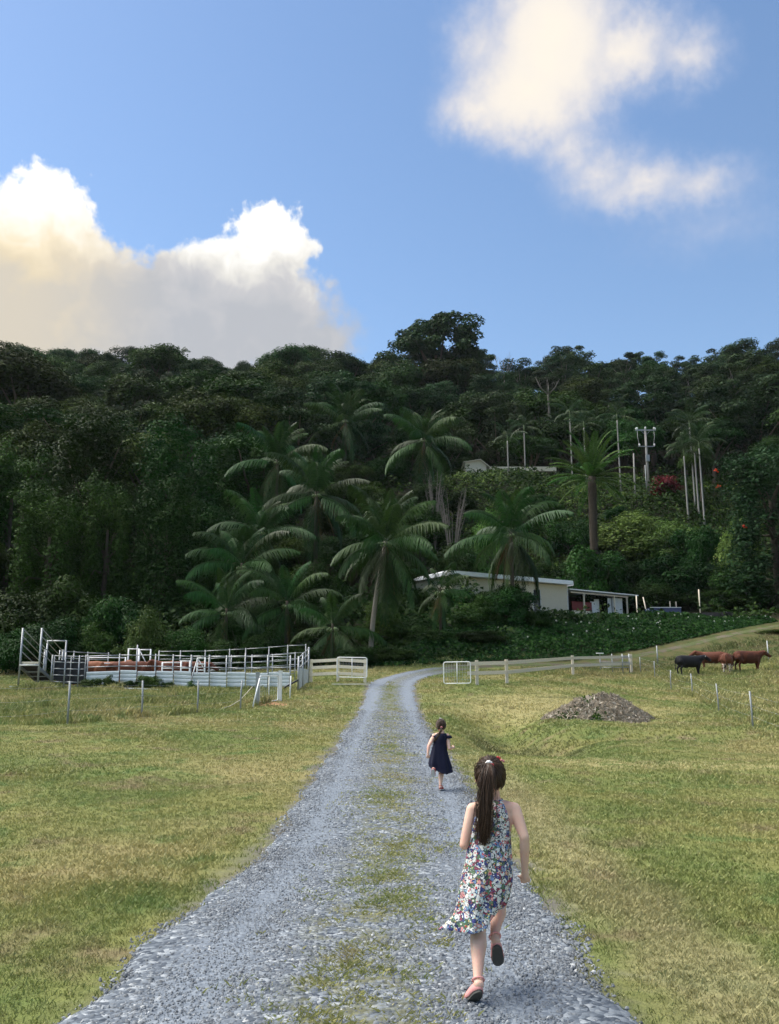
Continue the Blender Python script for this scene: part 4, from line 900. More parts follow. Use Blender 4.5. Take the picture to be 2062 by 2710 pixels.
# ---- wire fences
def wire_fence(pts_, h, label, postlabel, group, mat='galv_dull', wires=3, r=.03):
    for i, p in enumerate(pts_):
        o = MB().tube([(0, 0, -.3), (.02 * math.sin(i * 3), 0, h * .5), (.03 * math.sin(i * 5 + 1), 0, h * (1 + .05 * math.sin(i * 7)))], r, 6).build('fence_post', MATS[mat], None, True, loc=p)
        tag(o, postlabel.replace('#', ORD[i]), 'fence post', group)
    for k in range(wires):
        z = h * (.93 - .3 * k); mb = MB(); pp = []
        for i in range(len(pts_) - 1):
            for q in range(6): u = q / 6; c = pts_[i].lerp(pts_[i + 1], u); pp.append(c + Vector((0, -r, z - .05 * math.sin(math.pi * u))))
        pp.append(pts_[-1] + Vector((0, -r, z))); o = mb.tube(pp, .0016, 4).build('fence_wire', MATS['mesh_wire']); tag(o, label.replace('#', ('top', 'middle', 'bottom')[k]), 'wire', group)
wire_fence([gbase(-60, 20.5), gbase(178, 24), gbase(375, 28), gbase(522, 31.6), gbase(637, 34)], 1.1, '# strand of the wire fence left of the track', 'thin steel post of the left wire fence, # from the left', 'left wire fence')
wire_fence([gbase(2150, 22), gbase(1993, 28), gbase(1903, 37), gbase(1833, 45), gbase(1777, 50), gbase(1733, 57), gbase(1696, 60)], 1.1, '# strand of the wire fence right of the track', 'thin steel post of the right wire fence, # from the near end', 'right wire fence')
for i, (px, d, h, l) in enumerate([(1741, 64, 1.3, 'grey post standing behind the right wire fence corner'), (2035, 63, 1.5, 'grey post beside the rightmost brown cow')]):
    tag(MB().tube([(0, 0, -.3), (0, 0, h)], .045, 6).build('fence_post', MATS['galv'], None, True, loc=gbase(px, d)), l, 'fence post')
# yard gate in the left wire fence
def tube_gate(a, b, z0, z1, label, mat='white_steel', nx_=8, nz_=5, wire=.007, r=.028, hang=True):
    e = empty('tube_gate', a); ab = Vector((b.x - a.x, b.y - a.y, 0)); L_ = ab.length; zb = (b.z - a.z) * .35; rot = math.atan2(ab.y, ab.x); ro = Matrix.Rotation(rot, 3, 'Z')
    P = lambda u, z: ro @ Vector((L_ * u, 0, z + zb * u)); rr = .07
    fr = [P(rr, z0), P(1 - rr, z0), P(1 - rr * .3, z0 + rr * .3), P(1, z0 + rr), P(1, z1 - rr), P(1 - rr * .3, z1 - rr * .3), P(1 - rr, z1), P(rr, z1), P(rr * .3, z1 - rr * .3), P(0, z1 - rr), P(0, z0 + rr), P(rr * .3, z0 + rr * .3), P(rr, z0)]
    MB().tube(fr, r, 6).build('frame', MATS[mat], e, True); MB().tube([P(.5, z0), P(.5, z1)], r * .8, 6).build('mid_bar', MATS[mat], e, True)
    mb = MB()
    for k in range(1, nx_): mb.bar(P(k / nx_, z0), P(k / nx_, z1), wire, wire)
    for k in range(1, nz_): mb.bar(P(0, z0 + (z1 - z0) * k / nz_), P(1, z0 + (z1 - z0) * k / nz_), wire, wire)
    o = mb.build('wire_mesh', MATS['mesh_wire'], e); o['kind'] = 'stuff'
    return tag(e, label, 'gate')
ga, gb = gbase(686, 36.2), gbase(735, 37.8)
tube_gate(ga, gb, .12, 1.16, 'white tubular gate between two grey posts below the white sheeting')
for px, d, h, l in ((680, 36, 1.28, 'thick grey gate post left of the white yard gate'), (741, 38, 1.24, 'thick white gate post right of the white yard gate')):
    o = MB().box((0, 0, h / 2 - .1), (.14, .14, h + .2)).box((0, 0, h + .02), (.17, .17, .05)).build('gate_post', MATS['galv' if px == 680 else 'white_steel'], None, loc=gbase(px, d)); tag(o, l, 'gate post')
b0 = gbase(668, 35.2); tag(MB().tube([(0, 0, -.05), (.18, .55, 1.15)], .03, 6).build('brace_post', MATS['white_steel'], None, True, loc=b0), 'slanting white brace leaning on the left gate post', 'brace')
tag(MB().tube([(0, 0, -.2), (.03, 0, .98)], .028, 6).build('fence_post', MATS['white_steel'], None, True, loc=gbase(767, 39.5)), 'thin white post between yard gate and mesh panel', 'fence post')
b0, b1 = gbase(581, 33.4), gbase(668, 35.9); ab = b1 - b0; mb = MB().tube([Vector((0, 0, .04)), ab * .3 + Vector((0, 0, .1)), ab * .6 + Vector((0, 0, .28)), ab + Vector((-.02, 0, .75))], .012, 6); tag(mb.build('rope', MATS['rope'], None, True, loc=b0), 'pale rope running from the grass up to the gate brace', 'rope')
# bare soil under the yard gate
def heap(name, x, y, rx, ry, h, mat, seed, n=34):
    g = np.random.default_rng(seed); V = []; F_ = []; m_ = 14
    for i in range(m_):
        u = i / (m_ - 1)
        for k in range(n):
            a = 6.283 * k / n; wob = 1 + .16 * math.sin(3 * a + seed) + .10 * math.sin(7 * a + 2 * seed); px_, py_ = x + rx * u * wob * math.cos(a), y + ry * u * wob * math.sin(a)
            V.append((px_ - x, py_ - y, gz(px_, py_) - gz(x, y) + h * (1 - u ** 1.5) * (1 + .10 * g.normal() * (1 - u) + .28 * math.sin(2.2 * a + 5 * u) * u) - .03 * (u > .99)))
    for i in range(m_ - 1):
        for k in range(n): F_.append((i * n + k, i * n + (k + 1) % n, (i + 1) * n + (k + 1) % n, (i + 1) * n + k)) if i else F_.append((0, 0, 0, 0))
    F_ = [(i * n + k, i * n + (k + 1) % n, (i + 1) * n + (k + 1) % n, (i + 1) * n + k) for i in range(m_ - 1) for k in range(n)]
    me = np_mesh(name, V, F_, MATS[mat], smooth=True); o = bpy.data.objects.new(name, me); link(o); o.location = (x, y, gz(x, y)); return o
c = gbase(703, 36.6); tag(heap('soil_patch', c.x, c.y, .95, .8, .05, 'orange_soil', 3), 'bare orange soil worn under the white yard gate', 'soil', kind='structure')
# ---- timber fences
def rail_fence(px_d, hs, hpost, labelp, railh, group, mat, label, overshoot=0, post_w=.15):
    pts_ = [gbase(px, d) for px, d in px_d]; e = empty('timber_fence', pts_[0]); o0 = pts_[0]
    for i, p in enumerate(pts_): MB().box(p - o0 + Vector((0, .03, hpost / 2 - .15)), (post_w, post_w, hpost + .3)).build('post', MATS[mat], e)
    for i in range(len(pts_) - 1):
        for k, h in enumerate(hs):
            d = (pts_[i + 1] - pts_[i]).normalized(); a = pts_[i] - o0 + Vector((0, -.06, h)) - (d * overshoot if i == 0 else Vector()); b = pts_[i + 1] - o0 + Vector((0, -.06, h)); MB().bar(a + d * .01, b - d * .01 + (d * .1 if i == len(pts_) - 2 else Vector()), .045, railh).build('rail', MATS[mat], e)
    return tag(e, label, 'fence')
rail_fence([(823, 46.3), (894, 46), (966, 45.8)], [.42, .76, 1.10], 1.2, '', .16, '', 'timber_pale', 'pale three rail timber fence between the yards and the track', .15)
tube_gate(gbase(892, 45.4), gbase(971, 45.1), .28, 1.28, 'white tubular gate swung back against the three rail fence', nx_=10, nz_=6)
rail_fence([(1263, 44.4), (1342, 44.6), (1517, 56), (1672, 60)], [.58, 1.05], 1.22, '', .18, '', 'timber_grey', 'weathered two rail timber fence right of the track', .5)
tube_gate(gbase(1175, 44.6), gbase(1246, 44.2), .14, 1.2, 'white tubular mesh gate standing open right of the track', nx_=10, nz_=6)
tag(MB().bar((0, 0, .04), (1.9, .1, .05), .14, .06).build('board', MATS['timber_pale'], None, loc=gbase(878, 44.2)), 'pale board lying under the open gate left of the track', 'board')
a = gbase(1590, 59.2); e = empty('steel_stile', a)
for x in (0, .8, 1.5, 1.95): MB().tube([(x, 0, -.1), (x, 0, 1.25)], .04, 6).build('post', MATS['galv'], e, True)
for z in (.35, .7, 1.05): MB().tube([(0, 0, z), (1.95, 0, z)], .028, 6).build('rail', MATS['galv'], e, True)
MB().box((0, 0, 1.29), (.45, .3, .06)).build('top_plate', MATS['white_steel'], e); tag(e, 'grey steel gate frame behind the far end of the two rail fence', 'gate')
# ---- brush pile
c = gbase(1605, 33.6); pile = empty('brush_pile', (c.x, c.y, c.z))
plain('pile_soil', (0.30, 0.26, 0.21), .95, .1, 0, .5, 5, .8)
hp = heap('soil_mound', c.x - .1, c.y, 2.0, 1.5, .84, 'pile_soil', 5); hp.parent = pile; hp.location = (-.1, 0, 0)
g = np.random.default_rng(12)
def pile_surface(n, ax, side):
    a = g.uniform(0, 6.283, n); u = np.sqrt(g.random(n)) * .97; x = 1.95 * u * np.cos(a) - .1; y = 1.5 * u * np.sin(a); z = 1.12 * (1 - u ** 1.7); return x, y, z
hv_ = np.array([v.co for v in hp.data.vertices]); hf = np.array([p.vertices[:] for p in hp.data.polygons]); n = 13000; q = hv_[hf]; ar = np.linalg.norm(np.cross(q[:, 2] - q[:, 0], q[:, 3] - q[:, 1]), axis=1); fi = g.choice(len(hf), n, p=ar / ar.sum()); a1, b1_ = g.random((n, 1)), g.random((n, 1))
P = (q[fi, 0] * (1 - a1) + q[fi, 1] * a1) * (1 - b1_) + (q[fi, 3] * (1 - a1) + q[fi, 2] * a1) * b1_ + np.array([-.1, 0, .02]); x, y, z = P[:, 0], P[:, 1], P[:, 2]
N = unit(np.stack([x * .4 + g.normal(0, .5, n), y * .4 - .5 + g.normal(0, .4, n), .5 + g.normal(0, .4, n)], 1))
m_ = (vnoise(x * 1.4 + 3, y * 1.4, 51) + .25 * (x > 0) > -.5); green = (vnoise(x * 1.6 + 9, y * 1.6, 52) - .25 * (x + .3) - .9 * (z - .3) + .8 * g.normal(size=len(x)) > .55)
V, Fq = leaf_quads(P[m_ & ~green], N[m_ & ~green], g.uniform(.10, .36, (m_ & ~green).sum()), g, .2); o = part('dead_stalks', np_mesh('dead_stalks', V, Fq, MATS['twig_grey'], {'r': np.repeat(g.random((m_ & ~green).sum()), 4)}), pile); o['kind'] = 'stuff'
V, Fq = leaf_quads(P[green], N[green], g.uniform(.05, .12, green.sum()), g, .7); o = part('creeper', np_mesh('creeper', V, Fq, MATS['leaf_vine'], {'r': np.repeat(g.random(green.sum()), 4)}), pile); o['kind'] = 'stuff'
tag(pile, 'heap of soil, dead stalks and creeper on the mown rise', 'brush pile')
# weeds against the white sheeting
for i, (px, wd, h) in enumerate([(240, 1.5, .75), (285, .9, .85), (345, 1.0, .6), (395, 1.5, .95), (440, .9, .55), (505, .7, .6), (312, .7, .45)]):
    p = gbase(px, 42.5); tree('bush', p.x, p.y, h, wd / 1.24 / h, 'weed_clump', ['tall dark weed against the leftmost white sheeting', 'upright weed at the second white sheet', 'low weed left of the white board', 'tallest dark weed in the middle of the white sheeting', 'low weed right of the white board', 'weed at the foot of the leaning prop', 'small weed between the left sheets'][i], 'weed', 'weeds along the yard front')
# ---- lower house on its bank
def lower_house():
    A = Vector((*at(1196, 1600, 76.5).xy, 0)); Bp = Vector((*at(1503, 1600, 83.5).xy, 0)); d = (Bp - A).normalized(); rz = math.atan2(d.y, d.x); Lh = (Bp - A).length; z0 = 8.75
    e = empty('bungalow', (A.x, A.y, z0), rz); dep, ht = 6.5, 2.85
    def wall(x0, x1, za, zb): return MB().box(((x0 + x1) / 2, .09, (za + zb) / 2), (x1 - x0, .18, zb - za)).build('wall', MATS['cream_wall'], e)
    wx0, wx1 = Lh * .60, Lh * .60 + 1.15     # opening seen as a dark door
    for i, (px) in enumerate((0,)): pass
    u0 = .685 * Lh; u1 = .755 * Lh
    wall(0, u0, 0, ht); wall(u1, Lh, 0, ht); MB().box(((u0 + u1) / 2, .09, (2.25 + ht) / 2), (u1 - u0, .18, ht - 2.25)).build('wall', MATS['cream_wall'], e)
    dr = MB().box(((u0 + u1) / 2, .14, 1.12), (u1 - u0 - .08, .05, 2.2)).build('door', MATS['dark_glass'], e)
    for x in (u0 + .03, u1 - .03): MB().box((x, .05, 1.13), (.06, .1, 2.25)).build('door_frame', MATS['white_steel'], dr)
    MB().box((dep * 0 + .09, dep / 2, ht / 2), (.18, dep - .37, ht)).build('wall', MATS['cream_wall'], e); MB().box((Lh - .09, dep / 2, ht / 2), (.18, dep - .37, ht)).build('wall', MATS['cream_wall'], e); MB().box((Lh / 2, dep - .09, ht / 2), (Lh, .18, ht)).build('wall', MATS['cream_wall'], e)
    MB().box((Lh - .02, -.04, ht / 2 - .05), (.07, .07, ht - .1)).build('downpipe', MATS['white_steel'], e)
    mb = MB(); x0, x1 = -.5, Lh + 1.0; y0, y1 = -.75, dep + .6
    V = [(x0, y0, ht + .02), (x1 - .9, y0, ht + .02), (x1, y0 + .9, ht + .10), (x1, y1, ht + .12), (x0, y1, ht + .12), (x0, y0, ht + .40), (x1 - .9, y0, ht + .40), (x1, y0 + .9, ht + .22), (x1, y1, ht + .34), (x0, y1, ht + .34), (x0 + 2, dep / 2, ht + .95), (x1 - 2.5, dep / 2, ht + .95)]
    Fc = [(4, 3, 2, 1, 0), (0, 1, 6, 5), (1, 2, 7, 6), (2, 3, 8, 7), (3, 4, 9, 8), (4, 0, 5, 9), (5, 6, 11, 10), (6, 7, 11), (7, 8, 11), (8, 9, 10, 11), (9, 5, 10)]
    mb._add(V, Fc); ro = mb.build('roof', MATS['roof_white'], e)
    MB().tube([(Lh * .62, dep * .3, ht + .6), (Lh * .62, dep * .3, ht + 1.5)], .05, 6).build('vent_pipe', MATS['white_steel'], ro, True)
    tag(e, 'cream walled bungalow with white roof half hidden behind palms', 'house')
    # veranda
    C = Vector((*at(1507, 1600, 84).xy, 0)); D_ = Vector((*at(1682, 1600, 88).xy, 0)); dv = (D_ - C).normalized(); v = empty('veranda', (C.x, C.y, z0), math.atan2(dv.y, dv.x)); Lv = (D_ - C).length; hv = 2.35
    mb = MB(); V = [(-.3, -.5, hv + .12), (Lv, -.5, hv - .05), (Lv, 3.6, hv + .1), (-.3, 3.6, hv + .25)]; V += [(a, b, c_ + .10) for a, b, c_ in V]
    mb._add(V, [(3, 2, 1, 0), (4, 5, 6, 7), (0, 1, 5, 4), (1, 2, 6, 5), (2, 3, 7, 6), (3, 0, 4, 7)]); mb.build('roof', MATS['roof_white'], v)
    for u in (.19, .645, .84): MB().box((Lv * u, -.25, hv / 2 - .1), (.13, .13, hv - .12)).build('post', MATS['timber_pale'] if u < .8 else MATS['timber_grey'], v)
    MB().bar((0, -.25, hv - .08), (Lv * .86, -.25, hv - .2), .06, .14).build('beam', MATS['timber_grey'], v)
    MB().box((Lv * .42, 3.3, hv / 2), (Lv * .84, .1, hv - .05)).build('back_wall', MATS['dark_inside'], v)
    tag(MB().box((Lv * .19, .1, 1.0), (Lv * .29, .06, .85)).build('balustrade', MATS['red_panel'], v), 'dull red balustrade panel')
    MB().box((Lv * .19, .1, .38), (Lv * .29, .07, .36)).build('kick_board', MATS['cream_wall'], v)
    for (ua, ub, za, zb, y_) in ((.345, .44, .1, 1.55, .35), (.46, .53, .1, 1.9, .9), (.59, .645, .1, 2.0, .2), (.665, .82, .15, 2.05, .25)): MB().box((Lv * (ua + ub) / 2, y_, (za + zb) / 2), (Lv * (ub - ua), .05, zb - za)).build('screen', MATS['pale_panel'], v)
    MB().box((Lv * .42, 1.5, -.12), (Lv * .9, 4, .2)).build('floor', MATS['timber_grey'], v)
    tag(v, 'open veranda with thin white roof at the right end of the bungalow', 'veranda')
lower_house()
for px, py0, py1, d, lean, l in ((1687, 1576, 1625, 84, 0, 'upright white post right of the veranda'), (1704, 1580, 1612, 86, .45, 'leaning white pole right of the veranda'), (1774, 1591, 1610, 88, 0, 'short white post left of the tall thin post on the terrace'), (1887, 1594, 1616, 88, 0, 'left one of the two short white posts above the dark wall'), (1904, 1596, 1616, 88, 0, 'right one of the two short white posts above the dark wall'), (1855, 1560, 1640, 84, 0, 'tall thin grey pole above the dark wall'), (1790, 1592, 1608, 88, 0, 'short white post behind the blue tray')):
    a = at(px, py1, d); zt = zat(py0, d); z0 = gz(a.x, d); o = MB().tube([(lean, 0, -.3), (0, 0, zt - z0)], .06, 6).build('white_post', MATS['timber_pale'], None, True, loc=(a.x, a.y, z0)); tag(o, l, 'post')
a = at(1722, 1625, 82); b = at(1794, 1625, 83); z0 = gz(a.x, 82); e = empty('blue_tray', (a.x, a.y, z0)); w = b.x - a.x; zt = zat(1607, 82) - z0
for nm, c_, s_, mt in (('side', (w / 2, 0, zt - .5), (w, .06, .9), 'blue_tray'), ('side', (w / 2, 1.6, zt - .5), (w, .06, .9), 'blue_tray'), ('end', (.03, .8, zt - .5), (.06, 1.54, .9), 'blue_tray'), ('end', (w - .03, .8, zt - .5), (.06, 1.54, .9), 'blue_tray'), ('rim', (w / 2, -.01, zt - .02), (w + .06, .1, .06), 'pale_panel'), ('floor', (w / 2, .8, zt - .92), (w - .1, 1.5, .06), 'blue_tray')): MB().box(c_, s_).build(nm, MATS[mt], e)
for x in (.25, w - .25):
    for y in (.15, 1.45): MB().box((x, y, (zt - .95) / 2 - .1), (.12, .12, zt - .95 + .2)).build('leg', MATS['dark_sheet'], e)
tag(e, 'dark blue steel tray on legs behind the flowering hedge', 'tray')
a = at(1800, 1650, 82.5); b = at(1952, 1650, 80.5); e = empty('retaining_wall', (a.x, a.y, gz(a.x, a.y))); ab = Vector((b.x - a.x, b.y - a.y, 0)); zt = zat(1622, 82) - gz(a.x, a.y)
for k in range(7):
    z = zt - .14 - .27 * k
    for s in range(2): MB().bar(ab * (s * .5 + .002) + Vector((0, 0, z)), ab * (s * .5 + .498) + Vector((0, .01 * (k % 2), z)), .2, .25).build('sleeper', MATS['sleeper'], e)
tag(e, 'dark timber sleeper retaining wall right of the blue tray', 'wall')
# ---- upper house
def upper_house():
    d = 131; a = at(1232, 1255, d); b = at(1288, 1255, d); z0 = gz((a.x + b.x) / 2, d); w = b.x - a.x; zb = zat(1254, d); zt = zat(1217, d); e = empty('cream_shed', (a.x, d, z0)); hb, ht_ = zb - z0, zt - z0
    mb = MB(); mb._add([(0, 0, hb), (w, 0, hb), (w, 0, ht_ - .9), (w * .72, 0, ht_), (0, 0, ht_ - .35), (0, 5, hb), (w, 5, hb), (w, 5, ht_ - .9), (w * .72, 5, ht_), (0, 5, ht_ - .35)], [(0, 1, 2, 3, 4), (9, 8, 7, 6, 5), (0, 5, 6, 1), (1, 6, 7, 2), (4, 9, 5, 0)]); mb.build('wall', MATS['cream_wall'], e)
    mb = MB()
    for s in range(8): mb.bar((w * (s + .5) / 8, -.02, hb + .05), (w * (s + .5) / 8, -.02, ht_ - .8), .05, .04)
    o = mb.build('cladding_rib', MATS['cream_wall'], e); o['kind'] = 'stuff'
    mb = MB(); mb._add([(-.3, -.4, ht_ - .38), (w * .72, -.4, ht_ + .05), (w + .55, -.4, ht_ - 1.2), (w + .55, 5.3, ht_ - 1.2), (w * .72, 5.3, ht_ + .05), (-.3, 5.3, ht_ - .38)] , [(0, 1, 4, 5), (1, 2, 3, 4)]); o = mb.build('roof', MATS['roof_tan'], e); o.modifiers.new('t', 'SOLIDIFY').thickness = .12
    MB().box((w * .3, -.1, hb - .1), (w * 1.1, .3, .18)).build('floor_edge', MATS['roof_white'], e); MB().box((w / 2, 2.5, hb / 2 - .4), (w * .96, 4.5, hb + .4)).build('base', MATS['dark_inside'], e)
    tag(e, 'small cream shed wall under a low gable on the upper slope', 'shed')
    a = at(1292, 1250, 133); b = at(1468, 1250, 134); zt = zat(1237, 133); zb = zat(1249, 133); z0 = gz(a.x, 133); e = empty('upper_house', (a.x, 133, z0)); w = b.x - a.x
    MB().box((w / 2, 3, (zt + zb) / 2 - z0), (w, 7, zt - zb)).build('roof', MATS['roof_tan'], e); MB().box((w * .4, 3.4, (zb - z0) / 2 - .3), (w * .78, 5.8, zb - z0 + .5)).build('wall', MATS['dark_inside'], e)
    for u in (.12, .3, .48): MB().box((w * u, .46, (zb - z0) * .55), (w * .12, .06, (zb - z0) * .5)).build('window', MATS['dark_glass'], e)
    tag(e, 'long low tan roof of the upper house behind white palm trunks', 'house')
upper_house()
# ---- power pole
def power_pole():
    d = 121; b = at(1717, 1290, d); z0 = gz(b.x, d); zt = zat(1135, d) - z0; k = d / FPX; e = empty('power_pole', (b.x, d, z0)); MB().tube([(0, 0, -.5), (0, 0, zt)], [.2, .15], 8).build('pole', MATS['pole_wood'], e, True)
    MB().tube([(-.32, 0, -.5), (-.32, 0, zt * .45)], .07, 6).build('conduit', MATS['galv_dull'], e, True)
    z1 = zat(1139, d) - z0; z2 = zat(1182, d) - z0
    MB().bar((-1.45, -.14, z1), (1.5, -.14, z1), .12, .16).build('crossarm', MATS['galv'], e); MB().bar((-1.15, -.14, z2), (1.2, -.14, z2), .12, .12).build('crossarm', MATS['galv_dull'], e)
    for s in (-1, 1): MB().bar((s * .75, -.12, z1), (s * .05, -.12, z1 - .7), .05, .06).build('arm_brace', MATS['galv_dull'], e)
    for x, z in ((-1.2, z1 + .08), (1.25, z1 + .08), (-1.35, z1 + .0), (0, z1 + .15), (1.4, z1 + 0), (-1.0, z2 + .06), (1.15, z2 + .06)): MB().tube([(x, -.14, z), (x, -.14, z + .1), (x, -.14, z + .28), (x, -.14, z + .36)], [.06, .13, .13, .04], 8).build('insulator', MATS['porcelain'], e, True)
    for s in (-1, 1): MB().tube([(s * 1.2, -.14, z1 - .05), (s * 1.22, -.2, z1 - 1.0), (s * 1.05, -.14, z2 + .3)], .025, 5).build('jumper_wire', MATS['porcelain'], e, True)
    MB().box((0, -.32, zat(1214, d) - z0), (.5, .4, .95)).build('transformer', MATS['galv'], e)
    tag(e, 'power pole with two crossarms and white insulators on the upper slope', 'power pole')
    b = at(1680, 1290, 119); z0 = gz(b.x, 119); tag(MB().tube([(0, 0, -.4), (.05, 0, (zat(1200, 119) - z0) * .5), (.12, 0, zat(1200, 119) - z0)], [.13, .12, .1], 8).build('bare_pole', MATS['bark_king'], None, True, loc=(b.x, 119, z0)), 'bare white pole left of the power pole', 'pole')
power_pole()
# ---- pale bare trees
def bare_tree(px, pytop, pybot, d, label, seed, mat='bark_pale', r0=.22, fork=.45, n=5, spread=.25):
    g = random.Random(seed); b = at(px, pybot, d); z0 = gz(b.x, d); z1 = zat(pybot, d) - z0; h = zat(pytop, d) - z0; e = empty('bare_tree', (b.x, d, z0)); zf = z1 + (h - z1) * fork
    MB().tube([(0, 0, -.3), (.1, 0, z1), (.0, 0, zf)], [r0 * 1.2, r0, r0 * .8], 7).build('trunk', MATS[mat], e, True)
    for k in range(n):
        a = 6.28 * k / n + g.uniform(-.4, .4); s = (h - zf); p1 = Vector((math.cos(a) * s * spread, math.sin(a) * s * spread * .6, zf + s * .4)); p2 = Vector((math.cos(a) * s * spread * 1.6, math.sin(a) * s * spread, zf + s * g.uniform(.75, 1.05)))
        o = MB().tube([(0, 0, zf - .2), p1, p2], [r0 * .6, r0 * .4, r0 * .1], 5).build('limb', MATS[mat], e, True)
        for j in range(2): q = p1.lerp(p2, g.uniform(.1, .6)); MB().tube([q, q + Vector((g.uniform(-1, 1) * s * .15, 0, s * g.uniform(.1, .3)))], [r0 * .25, r0 * .05], 4).build('twig', MATS[mat], o, True)
    return tag(e, label, 'tree')
bare_tree(1452, 1000, 1085, 149, 'pale forked trunk showing in front of the dark right forest', 3, fork=.5, n=4, spread=.45)
bare_tree(1335, 935, 1030, 178, 'dead white branched tree on the skyline right of the tallest tree', 4, r0=.18, fork=.3, n=5, spread=.22)
bare_tree(1348, 1045, 1100, 160, 'thin leafless grey trunk above the upper roof', 7, r0=.12, fork=.4, n=4, spread=.3)
def twig_shrub(px, py, d, w, h, label, seed):
    g = random.Random(seed); b = at(px, py, d); z0 = gz(b.x, d); e = empty('leafless_shrub', (b.x, d, z0)); H_ = max(1.5, b.z + h - z0)
    for k in range(22):
        a = g.uniform(0, 6.28); l = g.uniform(.5, 1); p = Vector((math.cos(a) * w * .5 * l, math.sin(a) * w * .4 * l, H_ * g.uniform(.7, 1))); m_ = p * .55 + Vector((0, 0, H_ * .1)); mb = MB().tube([(0, 0, 0), m_, p], [.045, .03, .012], 4)
        for j in range(5): q = m_.lerp(p, g.random()); mb.tube([q, q + Vector((g.uniform(-.7, .7), g.uniform(-.5, .5), g.uniform(-.1, .7)))], [.016, .006], 3)
        mb.build('branch', MATS['bark_pale'], e)
    return tag(e, label, 'shrub')
twig_shrub(1195, 1310, 98, 4.2, 1.4, 'leafless grey twiggy shrub below the cream shed', 5)
twig_shrub(1150, 1280, 104, 2.6, 1.6, 'smaller leafless grey shrub left of the twiggy one', 6)
# ---- flowering hedge on the bank
def hedge():
    g = np.random.default_rng(61); n = 44000; x = g.uniform(-1.5, 34, n); v = g.random(n); y0 = np.interp(x, [-2, 2, 6, 12, 18, 25, 34], [57.5, 58.2, 60.4, 64.0, 67.7, 71.3, 76.4]); y1 = np.interp(x, [-2, 2, 6, 13, 20, 27, 34], [72, 74, 75.5, 77, 78.2, 79.5, 80]); y = y0 + (y1 - y0) * v
    hh = (.62 + .32 * vnoise(x / 2.1, y / 2.1, 62) + .25 * vnoise(x / .8, y / .8, 63)) * np.clip(v * 6, .25, 1) * np.clip((33 - x) / 8, .25, 1); z = height(x, y) + hh * g.uniform(.45, 1, n)
    top = np.interp(x, [5, 9, 12.5, 15, 18, 21, 24, 28], [1690, 1650, 1622, 1612, 1617, 1632, 1632, 1640])
    zc = np.array([zat(t_, yy) for t_, yy in zip(top[:1], y[:1])])
    N = unit(np.stack([g.normal(0, .5, n), -.55 + g.normal(0, .4, n), .55 + g.normal(0, .4, n)], 1)); V, Fq = leaf_quads(np.stack([x, y, z], 1), N, .24 * g.uniform(.5, 1.4, n), g, .7)
    e = empty('flowering_hedge', (15, 72, gz(15, 72))); off = np.array([15, 72, gz(15, 72)]); o = part('foliage', np_mesh('foliage', V - off, Fq, MATS['leaf_vine'], {'r': np.repeat(g.random(n), 4)}), e)
    fm = MB()
    for k in range(5): a = 6.283 * k / 5; fm._add([(0, 0, 0), (.05 * math.cos(a - .5), -.04, .05 * math.sin(a - .5)), (.085 * math.cos(a), -.05, .085 * math.sin(a)), (.05 * math.cos(a + .5), -.04, .05 * math.sin(a + .5))], [(0, 1, 2, 3)])
    fme = fm.mesh('flower', MATS['flower_white']); fme.attributes.new('r', 'FLOAT', 'POINT')
    cnt = 0
    while cnt < 70:
        i = g.integers(n)
        if x[i] < 8 or v[i] < .25 or g.random() > np.clip((x[i] - 6) / 16, .1, 1): continue
        p = Vector((x[i], y[i], height(x[i:i + 1], y[i:i + 1])[0] + hh[i] * 1.02)) - Vector(off); part('flower', fme, e, p + Vector((0, -.08, .03)), (g.uniform(-.4, .4), g.uniform(-.4, .4), g.uniform(-.6, .6)), float(g.uniform(.7, 1.3))); cnt += 1
    return tag(e, 'dense green creeper hedge dotted with white flowers on the bank below the bungalow', 'hedge')
hedge()
